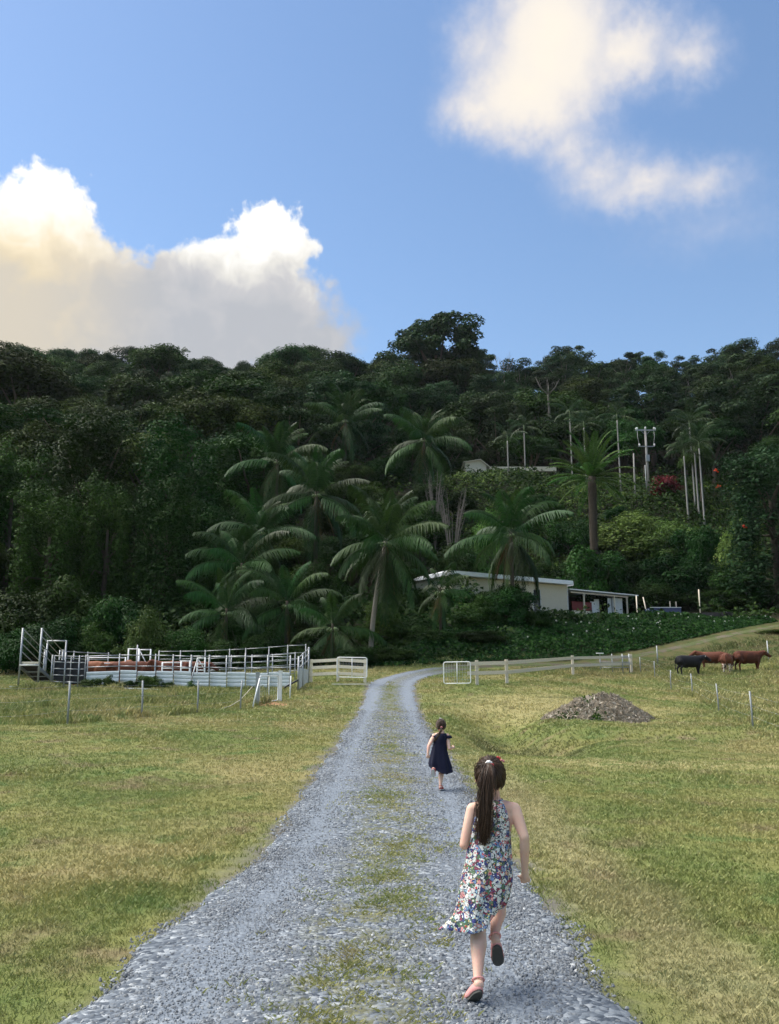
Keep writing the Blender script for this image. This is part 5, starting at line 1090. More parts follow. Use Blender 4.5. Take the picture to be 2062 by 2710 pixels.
for i, (k, px, py, d, w, l) in enumerate([('bush', 1335, 1522, 71.5, 200, 'dark bush hiding the middle of the bungalow wall'), ('bush', 1255, 1560, 70, 170, 'dark bush under the left end of the bungalow roof'), ('bush', 1400, 1600, 72, 130, 'dark bush below the bungalow door'), ('bushv', 1490, 1608, 75, 130, 'leafy bush below the bungalow corner'), ('bush', 1130, 1640, 64, 200, 'dark bush right of the leaning coconut trunk'), ('bush', 1250, 1660, 66, 200, 'dark bush on the bank above the open mesh gate'),
        ('bushv', 1040, 1610, 66, 200, 'dark bush behind the leaning coconut trunk'), ('bush', 700, 1640, 62, 160, 'dark shrub behind the right part of the yard'), ('bush', 800, 1690, 59, 130, 'low dark shrub behind the yard end panel'), ('bush', 940, 1690, 58.5, 150, 'low dark shrub behind the gate left of the track'), ('bushv', 1050, 1700, 59.5, 140, 'low creeper shrub where the track bends away'),
        ('bush', 560, 1660, 59, 140, 'low dark shrub behind the inner race panels'), ('bush', 1080, 1520, 74, 200, 'dark bush between the two front coconut palms'), ('bush', 900, 1500, 76, 200, 'dark bush left of the front coconut palm'), ('bush', 780, 1450, 82, 220, 'dark bush below the upright fronded palm'), ('bush', 960, 1330, 96, 220, 'dark bush above the front coconut palm'),
        ('bush', 980, 1250, 112, 200, 'dark bush below the highest coconut palm'), ('bush', 1200, 1370, 90, 180, 'dark bush left of the overhanging palm'), ('bushv', 1560, 1405, 93.5, 190, 'creeper bush at the foot of the thick trunked palm'), ('bush', 1010, 1560, 64.5, 150, 'dark bush right behind the leaning coconut trunk'), ('bush', 735, 1480, 72, 170, 'dark bush in the middle of the palm clump'), ('bushv', 840, 1430, 73.5, 170, 'creeper bush hiding the upright fronded palm trunk'), ('bush', 735, 1330, 86, 170, 'dark bush hiding the rear palm trunk'), ('bush', 640, 1580, 65, 170, 'dark bush among the lowest left palms'), ('bush', 1125, 1270, 109, 150, 'dark bush hiding the trunk of the palm left of the shed'), ('bush', 915, 1210, 121, 160, 'dark bush hiding the trunk of the highest palm'), ('bush', 1350, 1500, 72.5, 150, 'dark bush under the palm over the roof'), ('bush', 1560, 1385, 91.5, 250, 'broad dark bush in front of the thick trunked palm'), ('bush', 1215, 1545, 75.2, 110, 'dark bush close against the left bungalow wall'), ('bush', 1262, 1540, 76, 110, 'dark bush close against the bungalow wall left of the door'), ('bush', 1310, 1532, 77, 120, 'dark bush reaching the eaves in the middle of the bungalow wall'), ('bushv', 1375, 1585, 77, 70, 'small creeper bush beside the bungalow door'), ('bushv', 1285, 1530, 73, 130, 'creeper bush against the left half of the bungalow wall'), ('bush', 1215, 1520, 72, 120, 'dark bush at the left corner of the bungalow'), ('bush', 1990, 1650, 79, 150, 'low bush at the right edge above the dirt track'), ('bushv', 2060, 1690, 73, 170, 'grassy bush beside the dirt track at the right edge'),
        ('bush', 640, 1330, 92, 200, 'dark bush behind the left palms'), ('bush', 520, 1480, 72, 200, 'dark bush between vine trees and palms'), ('bushv', 860, 1600, 66, 150, 'bush left of the leaning coconut trunk'), ('bush', 1030, 1180, 122, 180, 'dark bush between the two upper coconut palms'), ('bush', 820, 1180, 118, 200, 'dark bush left of the highest coconut palm')]):
    tree_px(k, px, py, d, w, 'bank_shrub', l, 'shrub', 'dark shrubs on the bank', var=i)
# ------------------------------------------------------------------ living things: continuous bodies
def remeshed(mb, voxel, it, mat, name, fac=.5):
    ob = bpy.data.objects.new('tmp', mb.mesh('tmp')); COL.objects.link(ob)
    r = ob.modifiers.new('r', 'REMESH'); r.mode = 'VOXEL'; r.voxel_size = voxel; s = ob.modifiers.new('s', 'SMOOTH'); s.factor = fac; s.iterations = it
    dg = bpy.context.evaluated_depsgraph_get(); me = bpy.data.meshes.new_from_object(ob.evaluated_get(dg)); bpy.data.objects.remove(ob)
    me.name = name; me.materials.clear(); me.materials.append(mat); me.polygons.foreach_set('use_smooth', [True] * len(me.polygons)); return me
def sphere(mb, c, r, n=10):
    c = Vector(c); rx, ry, rz_ = (r, r, r) if isinstance(r, (int, float)) else r; V = []; m_ = n
    for i in range(m_ + 1):
        th = math.pi * (i + .001) / (m_ + .002)
        for k in range(n * 2): a = math.pi * k / n; V.append(c + Vector((rx * math.sin(th) * math.cos(a), ry * math.sin(th) * math.sin(a), rz_ * math.cos(th))))
    w = n * 2; Fc = [(i * w + k, (i + 1) * w + k, (i + 1) * w + (k + 1) % w, i * w + (k + 1) % w) for i in range(m_) for k in range(w)]
    Fc += [tuple(range(w))[::-1][::-1], tuple(m_ * w + k for k in range(w))[::-1]]; mb._add(V, Fc)
def limb(mb, pts, rad, n=10):
    """tapered round limb with rounded ends"""
    pts = [Vector(p) for p in pts]; mb.tube(pts, rad, n); sphere(mb, pts[0], rad[0] * .98, 6); sphere(mb, pts[-1], rad[-1] * .98, 6)
    for p, r in zip(pts[1:-1], rad[1:-1]): sphere(mb, p, r * .99, 6)
def loft(mb, rings, n=20):
    """rings: (centre, rx, ry) horizontal ellipses; closed at both ends"""
    V = []
    for c, rx, ry in rings:
        c = Vector(c); V += [c + Vector((rx * math.cos(6.2832 * k / n), ry * math.sin(6.2832 * k / n), 0)) for k in range(n)]
    Fc = [(i * n + k, i * n + (k + 1) % n, (i + 1) * n + (k + 1) % n, (i + 1) * n + k) for i in range(len(rings) - 1) for k in range(n)]
    Fc += [tuple(range(n))[::-1], tuple((len(rings) - 1) * n + k for k in range(n))]; mb._add(V, Fc)
# ---- cattle
def cow_mat(name, base, patch, amt, legs=None):
    m, t = new_mat(name); p = objc(t); n = t.noise(p, 2.0, 3, .6); n2 = t.noise(p, 14, 3, .6); x, y, z = t.sep(p)
    col = t.mix(n2, tuple(q * .7 for q in base), tuple(q * 1.25 for q in base)); col = t.mix(t.sstep(n, 1 - amt, 1 - amt + .06), col, patch)
    if legs: col = t.mix(t.sstep(z, .62, .45), col, t.mix(t.sstep(n2, .4, .6), legs, base))
    finish(t, col, .75, .25); return m
cow_mat('hide_black', (0.010, 0.010, 0.013), (0.02, 0.02, 0.024), .3)
cow_mat('hide_red', (0.105, 0.032, 0.017), (0.16, 0.055, 0.028), .45)
cow_mat('hide_white_leg', (0.125, 0.042, 0.024), (0.40, 0.26, 0.19), .36, (0.72, 0.66, 0.54))
cow_mat('hide_tan', (0.22, 0.080, 0.038), (0.30, 0.13, 0.065), .45)
cow_mat('hide_dark_red', (0.070, 0.022, 0.013), (0.11, 0.035, 0.018), .5)
plain('hoof', (0.03, 0.026, 0.022), .6); plain('horn_white', (0.8, 0.78, 0.7), .5); plain('eye_dark', (0.006, 0.005, 0.005), .15, .5)
def cow_mesh(headz, heady, stride, name):
    """facing +X, 2.1 m long, withers about 1.3 m"""
    mb = MB()
    prof = [(-.95, .86, .10, .14), (-.88, .94, .24, .30), (-.62, .95, .29, .36), (-.25, .90, .32, .40), (.15, .88, .33, .42), (.5, .90, .28, .40), (.75, .98, .20, .30), (.86, 1.02, .13, .2)]
    n = 18; V = []
    for x, z, ry, rz_ in prof: V += [Vector((x, ry * math.cos(6.2832 * k / n), z + rz_ * math.sin(6.2832 * k / n) * (1 if math.sin(6.2832 * k / n) < 0 else .92))) for k in range(n)]
    Fc = [(i * n + k, (i + 1) * n + k, (i + 1) * n + (k + 1) % n, i * n + (k + 1) % n) for i in range(len(prof) - 1) for k in range(n)] + [tuple(range(n)), tuple((len(prof) - 1) * n + k for k in range(n))[::-1]]
    mb._add(V, Fc)
    hz = headz; hb = Vector((1.06, heady * .6, hz + .12)); he = Vector((1.42, heady, hz - .12))
    limb(mb, [(.62, 0, 1.02), (.85, heady * .3, (1.05 + hz + .1) / 2), hb], [.26, .2, .15]); limb(mb, [hb, hb.lerp(he, .5), he], [.145, .12, .095])
    for s in (-1, 1):
        limb(mb, [hb + Vector((.0, s * .1, .05)), hb + Vector((-.06, s * .27, .03))], [.05, .03])
        f = stride * s; limb(mb, [(.55, s * .17, .78), (.56 + f * .3, s * .17, .50), (.54 + f, s * .165, .26), (.56 + f, s * .165, .05)], [.14, .085, .052, .06])
        limb(mb, [(-.72, s * .17, .88), (-.60 - f * .4, s * .19, .62), (-.78 - f, s * .17, .40), (-.74 - f, s * .165, .05)], [.2, .13, .06, .058])
    limb(mb, [(-.95, 0, 1.1), (-1.03, 0, .9), (-1.02, .02, .5)], [.045, .03, .035])
    limb(mb, [(-.35, 0, .55), (-.2, 0, .52)], [.12, .08])
    me = remeshed(mb, .03, 5, MATS['hide_red'], name)
    return me, hb, he
COWS = [cow_mesh(1.06, .0, .05, 'body'), cow_mesh(1.12, .25, -.06, 'body'), cow_mesh(.95, -.2, .08, 'body')]
def cow(x, y, rz, mat, label, var, s=1.0, horn=False, group='cattle'):
    me, hb, he = COWS[var]; e = empty('cow', (x, y, gz(x, y)), rz); e.scale = (s, s, s); m2 = me.copy(); m2.materials.clear(); m2.materials.append(MATS[mat]); part('body', m2, e)
    for sx in (-1, 1):
        eb = MB(); sphere(eb, hb.lerp(he, .35) + Vector((0, sx * .115, .05)), .022, 5); eb.build('eye', MATS['eye_dark'], e, True)
        mb = MB().tube([hb + Vector((-.06, sx * .27, .03)), hb + Vector((-.07, sx * .31, .025))], [.025, .01], 5)
        if horn: tag(mb.build('ear_tag', MATS['horn_white'], e, True), 'white ear tag')
    nb = MB(); sphere(nb, he + Vector((.075, 0, -.01)), (.03, .07, .05), 5); nb.build('muzzle', MATS['hoof'], e, True)
    tb = MB().tube([(-1.02, .02, .52), (-1.02, .02, .42), (-1.02, .02, .3)], [.03, .05, .015], 6); tb.build('tail_tuft', MATS['hoof'], e, True)
    return tag(e, label, 'cow', group)
gr = 'cattle grazing right of the track'
def cowpx(px, d, rz, mat, label, var, s, horn=False, group=gr): p = gbase(px, d); return cow(p.x, p.y, rz, mat, label, var, s, horn, group)
cowpx(1828, 58.5, R(8), 'hide_black', 'black cow standing with its head to the right', 0, 1.0, True)
cowpx(1886, 60.5, R(150), 'hide_red', 'brown cow half hidden between the black cow and the white legged cow', 1, .98)
cowpx(1928, 59.0, R(62), 'hide_white_leg', 'reddish cow with pale legs seen from behind', 2, 1.02)
cowpx(1984, 59.8, R(6), 'hide_dark_red', 'dark reddish brown cow rightmost of the grazing cattle', 0, 1.08)
for i, (px, d, rz, mt, l) in enumerate([(228, 45.4, 170, 'hide_tan', 'tan cow at the left end of the cattle penned in the yard'), (285, 46.3, 10, 'hide_tan', 'tan cow with raised head second from the left in the yard'), (345, 45.6, 185, 'hide_red', 'brown cow under the tall white frame in the yard'), (400, 46.4, 5, 'hide_tan', 'tan brown cow in the middle of the yard'), (452, 45.9, 175, 'hide_red', 'brown cow behind the middle drafting gate'), (505, 46.4, 0, 'hide_dark_red', 'dark brown cow at the right end of the penned cattle')]):
    cowpx(px, d, R(rz), mt, l, i % 3, .98, False, 'cattle penned in the yard')

# ---- people
def skin_mat():
    m, t = new_mat('skin'); n = t.noise(objc(t), 18, 3, .6); n2 = t.noise(objc(t), 5, 2)
    b = finish(t, t.mix(t.sstep(n2, .4, .65), t.mix(n, (0.60, 0.39, 0.29), (0.70, 0.48, 0.38)), (0.66, 0.37, 0.28)), .55, .35, None, 0, {'Subsurface Weight': .12, 'Subsurface Scale': .01}); return m
skin_mat()
m, t = new_mat('hair'); r = attr(t, 'r'); finish(t, t.mix(r, (0.020, 0.011, 0.007), (0.105, 0.060, 0.037)), .42, .4)
plain('scalp_hair', (0.016, 0.010, 0.007), .5, .4, 0, .5, 30, .6, (1, 1, .2))
plain('navy_cloth', (0.010, 0.012, 0.032), .85, .2, 0, .35, 40, .2)
plain('sole_grey', (0.085, 0.085, 0.078), .8, .2, 0, .3, 60, .3); plain('shoe_pink', (0.72, 0.33, 0.31), .6, .3, 0, .2, 30); plain('shoe_red', (0.45, 0.06, 0.06), .5, .4); plain('tie_white', (0.82, 0.8, 0.78), .7); plain('tie_red', (0.55, 0.05, 0.06), .6); plain('tie_pink', (0.62, 0.22, 0.24), .7)
plain('sole_pale', (0.55, 0.53, 0.50), .8)
def print_mat():
    m, t = new_mat('print_cloth'); p = t.vec('ADD', objc(t), t.scale(t.vec('SUBTRACT', t.noise(objc(t), 14, 3, .6, out='Color'), (.5, .5, .5)), .035))
    def vor(scale, feat='F1', off=(0, 0, 0)):
        v = t.add('ShaderNodeTexVoronoi', feature=feat); t.put(v.inputs['Vector'], t.vec('ADD', p, off)); v.inputs['Scale'].default_value = scale; return v
    a = vor(44); b = vor(84, off=(3, 1, 2)); e = vor(44, 'DISTANCE_TO_EDGE'); f = vor(150, off=(7, 2, 5))
    pal = t.ramp(t.sep(a.outputs['Color'])[0], [(0, (0.70, 0.70, 0.66)), (.22, (0.05, 0.06, 0.20)), (.32, (0.66, 0.66, 0.62)), (.46, (0.10, 0.17, 0.09)), (.62, (0.62, 0.30, 0.28)), (.7, (0.72, 0.72, 0.70)), (.8, (0.16, 0.24, 0.42)), (.9, (0.26, 0.05, 0.09))], 'CONSTANT')
    pal2 = t.ramp(t.sep(b.outputs['Color'])[1], [(0, (0.02, 0.025, 0.09)), (.25, (0.72, 0.71, 0.68)), (.42, (0.50, 0.07, 0.08)), (.55, (0.30, 0.52, 0.56)), (.7, (0.05, 0.07, 0.05)), (.85, (0.66, 0.52, 0.20))], 'CONSTANT')
    col = t.mix(t.sstep(b.outputs['Distance'], .42, .36), pal, pal2)
    col = t.mix(t.sstep(a.outputs['Distance'], .24, .2), col, t.ramp(t.sep(a.outputs['Color'])[2], [(0, (0.55, 0.05, 0.07)), (.5, (0.02, 0.03, 0.14)), (.75, (0.75, 0.75, 0.72))], 'CONSTANT'))
    col = t.mix(t.sstep(e.outputs['Distance'], .045, .03), col, (0.03, 0.035, 0.06)); col = t.mix(t.sstep(f.outputs['Distance'], .2, .15, 0, .7), col, (0.78, 0.77, 0.74))
    finish(t, col, .75, .25)
print_mat()
def strands(paths, r0, name, parent, g):
    """paths: (n, k, 3) array -> three-sided hairs, tapered"""
    n, k, _ = paths.shape; T = unit(np.gradient(paths, axis=1)); ref = unit(g.normal(size=(n, 1, 3))); U = unit(np.cross(T, np.broadcast_to(ref, T.shape))); W = np.cross(T, U)
    tap = np.linspace(1, .45, k)[None, :, None] * r0; V = np.stack([paths + (U * math.cos(a) + W * math.sin(a)) * tap for a in (0, 2.094, 4.189)], 2)
    b = (np.arange(n) * k * 3)[:, None, None] + (np.arange(k - 1) * 3)[None, :, None]; j = np.arange(3)[None, None, :]; j2 = (j + 1) % 3
    Fq = np.stack(np.broadcast_arrays(b + j, b + j2, b + 3 + j2, b + 3 + j), -1).reshape(-1, 4)
    return np_mesh(name, V.reshape(-1, 3), Fq, MATS['hair'], {'r': np.repeat(g.random(n), k * 3)}, True)
def figure(cfg):
    O = cfg['origin']; P = {k: (at(*v) - O) for k, v in cfg['j'].items()}; S = cfg['s']; e = empty('person', O); mb = MB(); X = Vector((1, 0, 0))
    hc = P['head']; nk = P['neck']; shl, shr = P['sl'], P['sr']; hpl, hpr = P['hl'], P['hr']; hm = (hpl + hpr) / 2; sm_ = (shl + shr) / 2; sw = abs(shr.x - shl.x) / 2; hw = abs(hpr.x - hpl.x) / 2
    # torso
    dz = sm_.z - hm.z; at_ = lambda u: hm.lerp(sm_, u)
    loft(mb, [(at_(-.22), hw * 1.1, .062 * S), (at_(-.08), hw * 1.75, .085 * S), (at_(.1), hw * 1.85, .085 * S), (at_(.4), sw * .82, .070 * S), (at_(.7), sw * .92, .075 * S), (at_(.9), sw * .93, .066 * S), (at_(1.03), sw * .72, .05 * S)], 24)
    limb(mb, [sm_ + Vector((0, 0, .0)), nk, nk.lerp(hc, .55)], [.052 * S, .036 * S, .038 * S]); limb(mb, [shl + X * .012, sm_ + Vector((0, 0, .018 * S)), shr - X * .012], [.036 * S, .045 * S, .036 * S])
    # head with face (looks along +Y)
    hr_ = .078 * S; sphere(mb, hc, (hr_ * .93, hr_ * 1.15, hr_ * 1.15), 14); sphere(mb, hc + Vector((0, .045, -.052)) * S, (.05 * S, .05 * S, .05 * S), 10)
    limb(mb, [hc + Vector((0, .085, .0)) * S, hc + Vector((0, .102, -.025)) * S], [.010 * S, .013 * S], 8); limb(mb, [hc + Vector((-.018, .088, -.057)) * S, hc + Vector((.018, .088, -.057)) * S], [.007 * S, .007 * S], 6)
    for s in (-1, 1):
        sphere(mb, hc + Vector((s * .073, -.005, -.015)) * S, (.010 * S, .018 * S, .027 * S), 8); limb(mb, [hc + Vector((s * .014, .088, .018)) * S, hc + Vector((s * .042, .078, .018)) * S], [.008 * S, .006 * S], 6)
    # arms and hands
    for s, sh_, el_, wr_, hd in ((-1, shl, P['el'], P['wl'], P['dl']), (1, shr, P['er'], P['wr'], P['dr'])):
        limb(mb, [sh_, sh_.lerp(el_, .35), el_, el_.lerp(wr_, .3), wr_], [.036 * S, .034 * S, .026 * S, .027 * S, .018 * S], 12)
        d = (hd - wr_).normalized(); side = d.cross(Vector((0, 1, 0))); side = side.normalized() if side.length > .1 else X; side = side if side.x * 1 > 0 else -side; nrm = d.cross(side).normalized(); nrm = nrm if nrm.y > 0 else -nrm
        pc = wr_ + d * .038 * S; limb(mb, [wr_, pc], [.018 * S, .021 * S], 10); sphere(mb, pc, .0215 * S, 8); curl = cfg.get('curl', 1)
        for f in range(4):
            u = (f - 1.5) * .0135 * S; ln = (.030, .034, .033, .027)[f] * S; b0 = pc + side * u + d * .018 * S; b1 = b0 + d * ln * .75 + nrm * ln * .45; b2 = b1 + nrm * ln * .7 - d * ln * .15 * curl; b3 = b2 - d * ln * .55 * curl + nrm * ln * .05
            limb(mb, [b0, b1, b2, b3], [.0078 * S, .0074 * S, .0068 * S, .006 * S], 8)
        th = pc - side * s * .016 * S + nrm * .004; t1 = th - side * s * .016 * S + d * .008 * S + nrm * .014 * S; t2 = t1 + nrm * .018 * S + d * .014 * S + side * s * .008 * S; limb(mb, [th, t1, t2], [.0095 * S, .0085 * S, .007 * S], 8)
    # legs and feet
    for kn, an, heel, toe, hp in ((P['kl'], P['al'], P['hel'], P['tl'], hpl), (P['kr'], P['ar'], P['her'], P['tr'], hpr)):
        bk = Vector((0, -.012 * S, 0)); limb(mb, [hp, hp.lerp(kn, .5), kn, kn.lerp(an, .28) + bk, kn.lerp(an, .6), an], [.066 * S, .060 * S, .040 * S, .043 * S, .033 * S, .023 * S], 12)
        limb(mb, [an, heel.lerp(an, .25), heel.lerp(toe, .5).lerp(an, .12), toe], [.023 * S, .026 * S, .022 * S, .018 * S], 10)
    part('body', remeshed(mb, .0058 * S, 4, MATS['skin'], 'body'), e)
    for s in (-1, 1): eb = MB(); sphere(eb, hc + Vector((s * .028, .083, .004)) * S, .009 * S, 6); eb.build('eye', MATS['eye_dark'], e, True)
    # shoes
    for sd_, an, heel, toe in ((-1, P['al'], P['hel'], P['tl']), (1, P['ar'], P['her'], P['tr'])):
        f = (toe - heel); Lf = f.length; fd = f.normalized(); up = (an - heel); up = (up - fd * up.dot(fd)).normalized(); sx = fd.cross(up).normalized()
        sh = empty('shoe', heel) if False else None; outl = []
        for k in range(20):
            a = 6.2832 * k / 20; u = .5 + .56 * math.cos(a); w = (.030 + .010 * max(0, math.cos(a)) - .004 * math.exp(-((u - .45) / .18) ** 2)) * S * math.sin(a); outl.append((u * Lf, w))
        n = 20; mbs = MB(); V = [fd * u + sx * w - up * (.030 * S) for u, w in outl] + [fd * u + sx * w - up * (.016 * S) for u, w in outl]; mbs._add(V, [tuple(range(n))[::-1], tuple(range(n, 2 * n))] + [(k, (k + 1) % n, n + (k + 1) % n, n + k) for k in range(n)])
        sole = mbs.build('shoe', MATS[cfg['sole']], e, loc=heel)
        ub = MB(); hgt = lambda u: (.050 if u < .25 else .050 - .028 * min(1, (u - .25) / .55)) * S
        V = []; lv = [(-.018, 1.0), (.006, .98), (.022, .80)] if cfg['flat'] else [(-.018, 1.0), (.010, .98), (.030, .8)]
        for hh, sc_ in lv: V += [fd * ((u - .5 * Lf) * (1 if sc_ > .9 else .93) + .5 * Lf) + sx * w * sc_ + up * (hh * S) * (1 if u < .6 * Lf else .7) for u, w in outl]
        ub._add(V, [(r_ * n + k, r_ * n + (k + 1) % n, (r_ + 1) * n + (k + 1) % n, (r_ + 1) * n + k) for r_ in range(2) for k in range(n)]); uo = ub.build('upper', MATS[cfg['shoe']], sole, True); uo.modifiers.new('t', 'SOLIDIFY').thickness = .004
        st = MB(); cpts = []
        for k in range(13): a = 6.2832 * k / 12; cpts.append((an - heel) + (fd * math.cos(a) * .030 + sx * math.sin(a) * .029) * S + (heel - an).normalized() * .012 * S)
        st.tube(cpts, .0045 * S, 6); st.build('ankle_strap', MATS[cfg['shoe']], sole, True)
    # dress
    D = cfg['dress']; n = 96; V = []; rows = []
    for (py, px, hwpx, dy, dd) in D['rings']:
        c = at(px, py, dd) - O; f_ = math.hypot(dd, 0) / FPX / 1.04; rows.append((c, hwpx * f_, dy))
    pyr = [q[0] for q in D['rings']]; M = len(D['rings']); sub = 5; RR = []
    for i in range(M - 1):
        for k in range(sub): u = k / sub; RR.append(tuple(rows[i][q] * (1 - u) + rows[i + 1][q] * u for q in range(3)) + ((i + u) / (M - 1),))
    RR.append(rows[-1] + (1.0,)); g = np.random.default_rng(cfg['seed'])
    for c, rx, ry, u in RR:
        for k in range(n):
            a = 6.2832 * k / n; fl = max(0, (u - D['fold0'])) / (1 - D['fold0']); fold = 1 + D['fold'] * fl * (math.sin(D['nf'] * a + 1.2 + 2 * u) * .6 + math.sin((D['nf'] * 1.7) * a + 4 + u) * .4) + .012 * math.sin(5 * a + 9 * u) * min(1, u * 4)
            p = c + Vector((rx * math.cos(a) * fold, ry * math.sin(a) * fold, 0)); p = D['warp'](p, a, u, S); V.append(p)
    Fc = [(i * n + k, i * n + (k + 1) % n, (i + 1) * n + (k + 1) % n, (i + 1) * n + k) for i in range(len(RR) - 1) for k in range(n)]
    me = np_mesh('dress', [tuple(v) for v in V], Fc, MATS[D['mat']], smooth=True); dr = part('dress', me, e); sd2 = dr.modifiers.new('t', 'SOLIDIFY'); sd2.thickness = .004; sd2.offset = 1
    for (c, r_) in D.get('sleeves', []):
        c = at(*c) - O; sb = MB(); loft(sb, [(c + Vector((0, 0, .012)), r_ * .55, r_ * .6), (c + Vector((0, 0, .004)), r_ * .85, r_ * .95), (c + Vector((0, 0, -.015)), r_, r_ * 1.1), (c + Vector((0, 0, -.032)), r_ * 1.02, r_ * 1.12)], 20); so = sb.build('cap_sleeve', MATS[D['mat']], dr, True)
    # hair
    Hc = cfg['hair']; tie = at(*Hc['tie']) - O; cap = MB(); hr2 = hr_ * 1.045; g = np.random.default_rng(cfg['seed'] + 1)
    th = np.array(unit(np.array(tie - hc)[None])[0]); N_ = Hc['n']; d = unit(g.normal(size=(N_ * 3, 3)))
    keep = ~((d[:, 1] > .12 + .5 * np.clip(d[:, 2], 0, 1) * 1.4) & (d[:, 2] < .82)) & (d[:, 2] > np.where(d[:, 1] < -.1, -.72, -.25)); d = d[keep][:N_]; K = 12; tt = np.linspace(0, 1, K)
    dot = np.clip(d @ th, -1, 1); om = np.arccos(dot); so_ = np.maximum(np.sin(om), 1e-4); A_ = np.sin((1 - tt)[None] * om[:, None]) / so_[:, None]; B_ = np.sin(tt[None] * om[:, None]) / so_[:, None]
    Q = A_[:, :, None] * d[:, None] + B_[:, :, None] * th; lift = (1.05 + .05 * g.random(len(d)) + .10 * (g.random(len(d)) > .965))[:, None] * (1 + .02 * np.sin(tt * 9 + g.uniform(0, 6, len(d))[:, None])) + .03 * np.sin(tt * np.pi)[None]
    Q = Q * lift[:, :, None] * np.array([hr_ * .98, hr_ * 1.17, hr_ * 1.17]) + np.array(hc); Q[:, -1] = np.array(tie) + g.normal(0, .006 * S, (len(d), 3)); hair_me = strands(Q, .0016 * S, 'hair', e, g)
    ho = part('hair', hair_me, e)
    mbc = MB(); sphere(mbc, hc + Vector((0, -.006, .006)) * S, (hr_ * 1.0, hr_ * 1.14, hr_ * 1.19), 20); cm = mbc.mesh('hair_cap', MATS['scalp_hair'], True); bm = bmesh.new(); bm.from_mesh(cm)
    kill = [v for v in bm.verts if ((v.co - hc).y > .018 * S and (v.co - hc).z < .052 * S) or (v.co - hc).z < -.062 * S]; bmesh.ops.delete(bm, geom=kill, context='VERTS'); bm.to_mesh(cm); bm.free(); part('hair_cap', cm, ho)
    # ponytail
    path = [Vector(at(*q) - O) for q in Hc['tail']]; wid = Hc['width']; n = Hc['nt']; K = 22; uu = np.linspace(0, 1, K); pa = np.array([tuple(p) for p in path]); idx = np.linspace(0, 1, len(path)); C = np.stack([np.interp(uu, idx, pa[:, q]) for q in range(3)], 1)
    for _ in range(3): C[1:-1] = (C[:-2] + 2 * C[1:-1] + C[2:]) / 4
    Wd = np.interp(uu, np.linspace(0, 1, len(wid)), wid); o1 = g.normal(0, .42, (n, 2)); o1 = o1 / np.maximum(1, np.linalg.norm(o1, axis=1, keepdims=True)); o1 *= np.where(g.random((n, 1)) < .09, 1.55, 1.0); lenf = g.uniform(.72, 1.0, n) ** .7
    ph = g.uniform(0, 6.28, n); T_ = np.empty((n, K, 3))
    for k in range(K):
        ul = uu[k] * lenf; cx = np.stack([np.interp(ul, uu, C[:, q]) for q in range(3)], 1); w = np.interp(ul, uu, Wd); wav = .0045 * S * np.sin(uu[k] * 10 + ph) * min(1, uu[k] * 3)
        T_[:, k, 0] = cx[:, 0] + o1[:, 0] * w + wav; T_[:, k, 1] = cx[:, 1] + o1[:, 1] * w * .55; T_[:, k, 2] = cx[:, 2] + .004 * np.cos(ph)
    part('ponytail', strands(T_, .0016 * S, 'ponytail', e, g), ho)
    tb = MB()
    td = (path[1] - path[0]).normalized()
    for k in range(7): a = 6.2832 * k / 7; u = td.orthogonal().normalized(); w = td.cross(u); sphere(tb, tie + (u * math.cos(a) + w * math.sin(a)) * .010 * S + Vector((0, -.006, 0)) * S, .0095 * S, 6)
    tag(tb.build('hair_tie', MATS[Hc['tiemat']], ho, True), Hc['tielabel'])
    for q, mt, r_ in Hc.get('clips', []):
        cb = MB(); c = at(*q) - O; sphere(cb, c, (r_ * 1.3, r_ * .7, r_), 6); sphere(cb, c + Vector((r_ * 1.6, 0, -r_ * .8)), (r_, r_ * .6, r_ * 1.2), 6); cb.build('hair_clip', MATS[mt], ho, True)
    return tag(e, cfg['label'], 'person')
def warp1(p, a, u, S):
    # wind-blown hem: raised over the right thigh, flicked out to the left
    k = max(0, (u - .62) / .38); ca, sa = math.cos(a), math.sin(a); back = max(0, -sa)
    right = max(0, ca); left = max(0, -ca)
    z = p.z + k * k * (.085 * right ** 1.5 - .012 * left); x = p.x - k * k * .012 * right
    fl = math.exp(-((a - R(195)) / .33) ** 2) * max(0, (u - .80) / .20) ** 1.6; x -= .085 * fl; z += .018 * fl; y = p.y + .05 * k * k * max(0, ca) - .03 * fl
    return Vector((x, y, z))
o1 = at(1262, 2640, 4.66)
base1 = Vector((at(1240, 2660, 4.66).x, 4.66, gz(at(1240, 2660, 4.66).x, 4.66)))
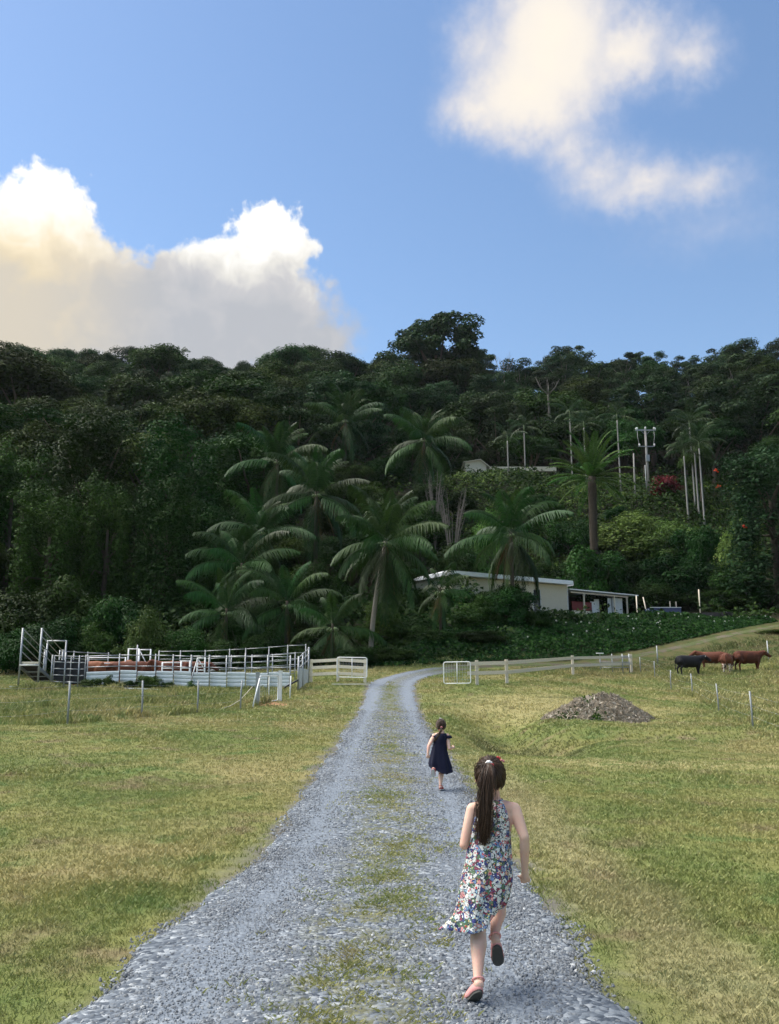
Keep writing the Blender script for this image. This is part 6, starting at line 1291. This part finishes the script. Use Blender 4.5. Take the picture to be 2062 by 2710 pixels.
figure(dict(origin=base1, s=1.0, seed=5, curl=1, sole='sole_grey', shoe='shoe_pink', flat=True, label='girl in a colourful print dress with a long dark ponytail running along the track',
    j=dict(head=(1297, 2052, 4.86), neck=(1307, 2112, 4.84), sl=(1252, 2142, 4.82), sr=(1361, 2141, 4.82), el=(1229, 2236, 4.78), wl=(1252, 2228, 4.95), dl=(1262, 2210, 4.99), er=(1388, 2216, 4.74), wr=(1389, 2302, 4.81), dr=(1391, 2325, 4.83),
           hl=(1272, 2320, 4.80), hr=(1322, 2320, 4.80), kl=(1266, 2464, 4.80), al=(1265, 2588, 4.64), hel=(1269, 2611, 4.60), tl=(1240, 2648, 4.70), kr=(1322, 2392, 5.05), ar=(1309, 2472, 4.84), her=(1313, 2494, 4.815), tr=(1317, 2541, 4.89)),
    dress=dict(mat='print_cloth', fold0=.30, fold=.12, nf=7, warp=warp1, rings=[(2114, 1311, 20, .050, 4.835), (2128, 1311, 26, .070, 4.825), (2143, 1306, 37, .084, 4.82), (2165, 1299, 51, .090, 4.815), (2200, 1296, 54, .090, 4.81), (2235, 1295, 56, .088, 4.80), (2280, 1293, 61, .10, 4.80), (2325, 1287, 66, .116, 4.80), (2370, 1279, 66, .122, 4.80), (2405, 1272, 64, .122, 4.80), (2430, 1267, 60, .122, 4.79), (2453, 1263, 54, .118, 4.78)]),
    hair=dict(tie=(1294, 2020, 4.775), n=1500, nt=620, tail=[(1294, 2020, 4.765), (1291, 2045, 4.715), (1287, 2090, 4.705), (1284, 2140, 4.70), (1281, 2190, 4.70), (1277, 2240, 4.71)], width=[.012, .026, .034, .040, .044, .036], tiemat='tie_white', tielabel='white and red hair tie', clips=[((1318, 2004, 4.80), 'tie_red', .006), ((1328, 2012, 4.82), 'tie_pink', .006), ((1300, 2022, 4.757), 'tie_red', .006)])))
def warp2(p, a, u, S):
    k = max(0, (u - .6) / .4); ca = math.cos(a); z = p.z + k * k * (.10 * max(0, -ca - .1) ** 1.2 + .03 * max(0, ca)); x = p.x + k * k * .02 * max(0, ca); return Vector((x, p.y, z + .018 * k * math.sin(3 * a + 1)))
base2 = Vector((at(1167, 2090, 13.1).x, 13.1, gz(at(1167, 2090, 13.1).x, 13.1)))
zb = base2.z - at(1167, 2091, 13.1).z
figure(dict(origin=base2 - Vector((0, 0, zb)), s=.93, seed=9, curl=1, sole='sole_pale', shoe='shoe_red', flat=False, label='smaller girl in a navy dress running ahead along the right wheel track',
    j=dict(head=(1167, 1919, 13.22), neck=(1170, 1937, 13.2), sl=(1149, 1947, 13.18), sr=(1184, 1947, 13.18), el=(1135, 1974, 13.02), wl=(1133, 1992, 12.98), dl=(1133, 2001, 12.98), er=(1189, 1981, 13.1), wr=(1198, 1979, 13.3), dr=(1203, 1977, 13.35),
           hl=(1158, 2000, 13.15), hr=(1173, 2000, 13.15), kl=(1153, 2034, 13.28), al=(1148, 2037, 12.98), hel=(1147, 2034, 12.93), tl=(1147, 2053, 12.98), kr=(1168, 2044, 13.14), ar=(1166, 2078, 13.06), her=(1166, 2085, 13.02), tr=(1170, 2087, 13.17)),
    dress=dict(mat='navy_cloth', fold0=.3, fold=.15, nf=6, warp=warp2, sleeves=[((1147, 1948, 13.18), .058), ((1186, 1948, 13.18), .058)], rings=[(1940, 1168, 12, .070, 13.19), (1945, 1167, 17, .082, 13.18), (1955, 1166, 18.5, .088, 13.17), (1968, 1165, 18.5, .082, 13.16), (1985, 1163, 21, .095, 13.15), (2005, 1163, 26, .115, 13.14), (2022, 1164, 29, .13, 13.13), (2036, 1166, 29, .13, 13.12), (2047, 1168, 26, .125, 13.1)]),
    hair=dict(tie=(1169, 1925, 13.09), n=900, nt=160, tail=[(1169, 1925, 13.085), (1167, 1934, 13.05), (1162, 1944, 13.05), (1156, 1953, 13.05), (1150, 1963, 13.06)], width=[.010, .016, .018, .018, .010], tiemat='tie_pink', tielabel='pink hair tie', clips=[((1165, 1901, 13.2), 'tie_white', .008)])))
# ------------------------------------------------------------------ thin evening air
m = bpy.data.materials.new('haze'); m.use_nodes = True; t = NT(m.node_tree); t.n.clear(); v = t.add('ShaderNodeVolumePrincipled'); v.inputs['Color'].default_value = (0.86, 0.92, 1, 1); v.inputs['Density'].default_value = 0.00006
o = t.add('ShaderNodeOutputMaterial'); t.l.new(v.outputs[0], o.inputs['Volume'])
zt_ = 150.0; hz = MB().box((0, 300, (zt_ - 130) / 2), (3400, 2700, zt_ + 130)).build('haze', m); hz['kind'] = 'stuff'
